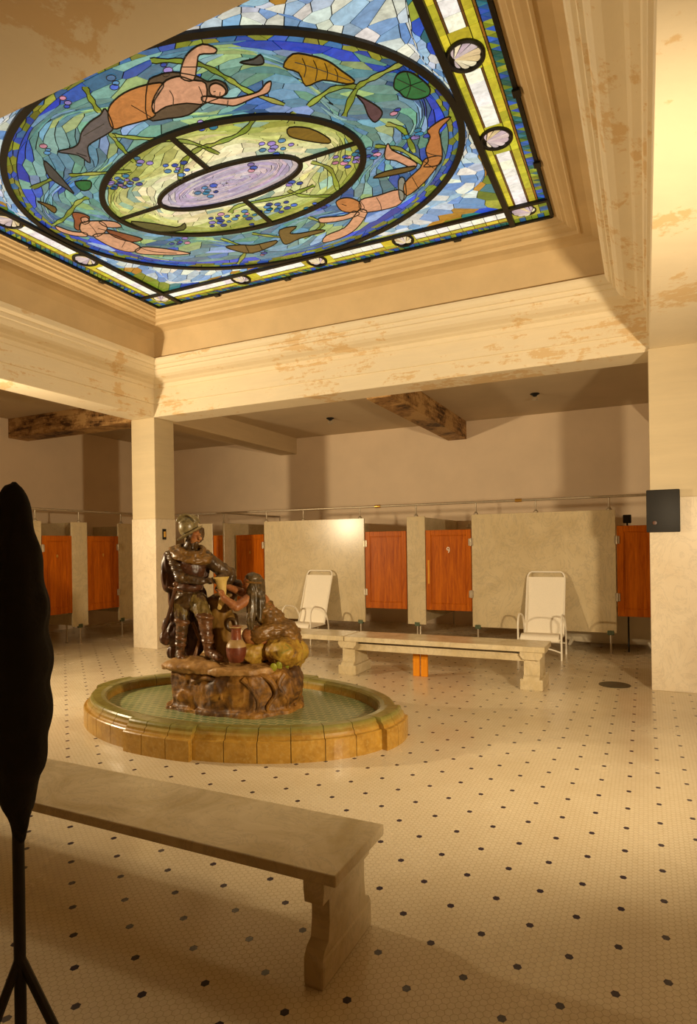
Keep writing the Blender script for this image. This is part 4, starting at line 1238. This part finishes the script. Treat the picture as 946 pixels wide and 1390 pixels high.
# helmet: ridged dome with a turned-up brim
bm = B()
ellipsoid(bm, S(258, 715, -.02), (.088, .105, .105), (0, .1, 0))
for k in range(5):
    a = -.5+.25*k
    arc = [S(258, 715, -.02)+Vector((.09*math.sin(q)+.0, .1*a*2*math.cos(q*.5), .108*math.cos(q))) for q in [-1.2+2.4*i/10 for i in range(11)]]
    tube(bm, arc, .012, 6)
capsule(bm, S(252, 702, -.02), S(264, 702, -.02), .016, .02, 8)
blend_body('helmet', bm, G['helmet'], st, .008, 1)
bm = B(); t_ = bmesh.new()
lathe(t_, [(.075, .0), (.10, -.012), (.128, -.004), (.134, .008), (.126, .012), (.10, .004), (.078, .014)], (0, 0, 0), 28)
Mx = Matrix.Translation(S(260, 724, -.02)) @ Matrix.Rotation(-.5, 4, 'Y') @ Matrix.Rotation(.12, 4, 'X')
merge(bm, t_, Mx); obj('helmet_brim', bm, G['helmet'], st, smooth=True)
bm = B(); ellipsoid(bm, S(273, 727, .03), (.04, .06, .085), (0, .2, 0)); blend_body('plume', bm, G['dark'], st, .01, 3, (.012, (20, 20, 20)))
# trunk hose, boots, cape, sword
bm = B(); capsule(bm, S(248, 818, -.01), S(248, 838, -.02), .084, .062); blend_body('trunk_hose', bm, G['olive'], st, .009, 2, (.010, (40, 40, 6)))
bm = B(); capsule(bm, S(268, 817, -.03), S(278, 834, -.10), .088, .068); blend_body('trunk_hose', bm, G['olive'], st, .009, 2, (.012, (30, 30, 8)))
def boot(knee, ankle, toe, r=.07):
    bm = B(); k, a = Vector(knee), Vector(ankle)
    capsule(bm, k, a, r, r*.7); capsule(bm, a, toe, r*.72, r*.56)
    ellipsoid(bm, k+Vector((0, 0, .02)), (r*1.38, r*1.3, .032), (0, .25, 0))
    for f in (.3, .5, .7): ellipsoid(bm, k.lerp(a, f), (r*1.0, r*1.0, .02), (0, .2, 0))
    return blend_body('boot', bm, G['boot'], st, .008, 2, (.006, (20, 20, 30)))
boot(S(248, 846, -.03), S(244, 887, -.01), S(246, 893, -.14), .056); boot(S(279, 840, -.13), S(284, 884, -.13), S(298, 893, -.23), .064)
bm = B()
for (x, y, w), r in (((234, 765, .10), (.09, .05, .13)), ((230, 785, .11), (.07, .05, .14)), ((240, 810, .13), (.09, .05, .15)), ((252, 835, .12), (.15, .05, .17)), ((240, 852, .12), (.13, .05, .16)), ((226, 866, .08), (.065, .06, .07)), ((236, 862, .08), (.07, .05, .12)), ((262, 860, .13), (.15, .05, .22)), ((250, 885, .12), (.16, .05, .1)), ((268, 775, .12), (.12, .05, .16)), ((268, 815, .13), (.11, .05, .2))):
    ellipsoid(bm, S(x, y, w), r)
blend_body('cape', bm, G['cape'], st, .011, 4, (.022, (16, 16, 3)))
bm = B()
for (x, y, w), r in (((292, 766, .05), (.10, .07, .05)), ((304, 774, .07), (.10, .07, .06)), ((312, 784, .1), (.07, .07, .10)), ((322, 797, .12), (.07, .06, .07)), ((306, 800, .12), (.09, .05, .06))):
    ellipsoid(bm, S(x, y, w), r, (0, .45, 0))
blend_body('sleeve_drape', bm, G['dark'], st, .010, 3, (.016, (14, 14, 24)))
bm = B(); tube(bm, [S(239, 800, -.12), S(231, 830, -.04), S(221, 862, .03)], .014, 8, rads=[.017, .017, .01]); obj('scabbard', bm, G['cape'], st, smooth=True)
bm = B(); ellipsoid(bm, S(240, 793, -.15), (.026, .026, .026)); tube(bm, [S(230, 797, -.12), S(249, 803, -.14)], .011, 8); tube(bm, [S(240, 793, -.15), S(239, 802, -.12)], .011, 8)
blend_body('sword_hilt', bm, G['boot'], st, .006, 1)
tube_b = B(); tube(tube_b, [S(262, 845, -.02), S(271, 868, -.06), S(264, 893, -.08)], .016, 8); obj('staff', tube_b, G['boot'], st, smooth=True)

# --- the kneeling figure
bm = B()
ellipsoid(bm, S(341, 793, -.04), (.062, .07, .084), (0, -.1, 0))
capsule(bm, S(334, 793, -.05), S(331.5, 796, -.05), .014, .017, 8); capsule(bm, S(336, 802, -.05), S(334, 804, -.05), .024, .02, 8)
ellipsoid(bm, S(334, 789, -.06), (.02, .03, .012))
capsule(bm, S(345, 803, -.02), S(349, 812, 0), .042, .05)
ellipsoid(bm, S(353, 822, 0), (.10, .12, .12), (0, .35, 0)); capsule(bm, S(356, 826, 0), S(374, 846, 0), .105, .10); ellipsoid(bm, S(384, 858, .0), (.15, .15, .11))
# arms reaching out under the bowl
capsule(bm, S(340, 812, -.10), S(322, 824, -.20), .052, .042); capsule(bm, S(322, 824, -.20), S(305, 812, -.22), .042, .03)
hand(bm, S(305, 812, -.22), (-.35, -.0, .9), (1, 0, .3), .07, .45)
capsule(bm, S(341, 808, .08), S(326, 803, .08), .048, .04); capsule(bm, S(326, 803, .08), S(312, 797, -.04), .04, .028)
hand(bm, S(312, 797, -.04), (-.8, -.5, .2), (0, 0, 1), .065, .4)
# kneeling legs
capsule(bm, S(380, 858, -.06), S(339, 862, -.14), .095, .07); capsule(bm, S(339, 866, -.14), S(388, 872, -.10), .06, .045); capsule(bm, S(388, 872, -.10), S(400, 872, -.10), .04, .03)
blend_body('kneeling_figure', bm, G['skin'], st, .009, 3)
bm = B()
ellipsoid(bm, S(355, 826, .0), (.108, .128, .115), (0, .35, 0)); capsule(bm, S(357, 828, 0), S(375, 846, 0), .112, .11); ellipsoid(bm, S(386, 858, 0), (.15, .165, .12)); ellipsoid(bm, S(397, 866, -.03), (.085, .14, .085))
capsule(bm, S(376, 857, -.07), S(349, 862, -.15), .10, .075); capsule(bm, S(370, 868, -.12), S(402, 872, -.1), .05, .05)
blend_body('robe', bm, G['amber'], st, .010, 3, (.018, (10, 10, 26)), (.007, (30, 30, 50)))
bm = B()
for (a, b, r0, r1) in (((346, 790, -.05), (342, 815, -.13), .06, .046), ((342, 815, -.13), (341, 842, -.17), .045, .034), ((341, 842, -.17), (342, 864, -.17), .034, .016), ((352, 792, -.02), (356, 815, -.10), .06, .046), ((356, 815, -.1), (352, 842, -.15), .046, .02)):
    capsule(bm, S(*a), S(*b), r0, r1)
blend_body('long_hair', bm, G['hair'], st, .009, 2, (.014, (34, 34, 3)))
bm = B(); ellipsoid(bm, S(345, 785, -.03), (.077, .082, .055), (0, .05, 0)); blend_body('head_wrap', bm, G['hair'], st, .009, 2, (.008, (22, 22, 40)))
bm = B(); tube(bm, smooth_path([S(346, 790, -.03)+Vector((.079*math.cos(a), .084*math.sin(a), -.008*math.cos(a))) for a in [2*PI*k/16 for k in range(16)]], 2, True), .011, 8, True)
obj('head_band', bm, G['amber'], st, smooth=True)
# the offered vessel, the jug by the stump
c = S(303, 808, -.16)
bm = B(); lathe(bm, [(0, 0), (.032, 0), (.038, .03), (.042, .08), (.05, .12), (.068, .15), (.072, .163), (.066, .163), (.05, .14), (0, .12)], c, 24, Matrix.Rotation(-.06, 4, 'Y'))
obj('vessel', bm, G['bowl'], st, smooth=True)
bm = B(); capsule(bm, S(304, 812, -.13), S(298, 826, -.14), .035, .02); capsule(bm, S(308, 812, -.1), S(316, 822, -.14), .03, .03); blend_body('falling_cloth', bm, G['bowl'], st, .009, 2, (.012, (20, 20, 6)))
c = S(321, 899, -.34)
jug = B(); lathe(jug, [(0, 0), (.05, 0), (.062, .01), (.082, .06), (.088, .11), (.086, .135)], c, 28)
j = obj('jug_body', jug, G['jug'], st, smooth=True)
jug = B(); lathe(jug, [(.086, .135), (.080, .16), (.062, .185), (.048, .195), (.04, .2)], c, 28); obj('jug_shoulder', jug, G['jugtop'], j, smooth=True)
jug = B(); lathe(jug, [(.045, .19), (.042, .21), (.042, .285), (.046, .292), (.052, .3), (.052, .312), (.044, .312), (.03, .29), (.0, .28)], c, 28); obj('jug_neck', jug, G['jug'], j, smooth=True)
jug = B(); tube(jug, [c+Vector((.053*math.cos(a), .053*math.sin(a), .306)) for a in [2*PI*k/28 for k in range(28)]], .007, 6, True); obj('jug_lip', jug, G['jugtop'], j, smooth=True)
# ------------------------------------------------------------------ camera and light
yaw, roll, fpx = .449085, -.0141281, 842.8
r0 = Vector((math.cos(yaw), math.sin(yaw), 0)); F = Vector((-math.sin(yaw), math.cos(yaw), 0)); U = Vector((0, 0, 1))
rr = r0*math.cos(roll)+U*math.sin(roll); uu = U*math.cos(roll)-r0*math.sin(roll)
cd = bpy.data.cameras.new('camera'); cam = bpy.data.objects.new('camera', cd); C.objects.link(cam)
cd.sensor_fit = 'HORIZONTAL'; cd.sensor_width = 36.0; cd.lens = 36.0*fpx/946
cd.shift_x = 3/946; cd.shift_y = 45/946
cd.clip_start = .05
Rm = Matrix((rr, uu, -F)).transposed().to_4x4()
cam.matrix_world = Matrix.Translation((0, 0, 1.6)) @ Rm
SC.camera = cam

def spot(name, loc, target, energy, color, size=150, blend=.5, rad=.12):
    l = bpy.data.lights.new(name, 'SPOT'); l.energy = energy; l.color = color
    l.spot_size = math.radians(size); l.spot_blend = blend; l.shadow_soft_size = rad
    o = bpy.data.objects.new(name, l); C.objects.link(o)
    o.location = loc
    o.rotation_euler = (Vector(target)-Vector(loc)).to_track_quat('-Z', 'Y').to_euler()
    return o
WARM = (1.0, .79, .50)
spot('flood_lamp_left', (-7.75, 2.9, 2.2), (-3.0, 7.2, 2.3), 960, WARM, 136, .8)
spot('flood_lamp_right', (1.6, 2.5, 1.75), (-3.4, 6.8, 2.5), 880, WARM, 122, .9)
w = bpy.data.worlds.new('world'); SC.world = w; w.use_nodes = True
w.node_tree.nodes['Background'].inputs[0].default_value = (.9, .6, .3, 1)
w.node_tree.nodes['Background'].inputs[1].default_value = .05
SC.view_settings.view_transform = 'Standard'
SC.view_settings.look = 'None'
SC.view_settings.gamma = 1.0
SC.view_settings.use_curve_mapping = False
SC.view_settings.exposure = 0.0

# repeats of one kind share a group
GROUPS = {'marble_screen': 'marble screens along the stalls', 'stall_divider': 'marble dividers between the stalls', 'stall_door': 'wooden stall doors',
          'lounge_chair': 'white sling lounge chairs', 'marble_bench': 'marble benches', 'timber_prop': 'timber props under the bench',
          'sprinkler': 'ceiling sprinklers', 'pillar': 'square pillars', 'overhead_rail': 'pipe rails over the stalls', 'shower_arm': 'shower pipes in the stalls'}
for o in SC.objects:
    k = o.name.split('.')[0]
    if o.parent is None and k in GROUPS and 'label' in o: o['group'] = GROUPS[k]
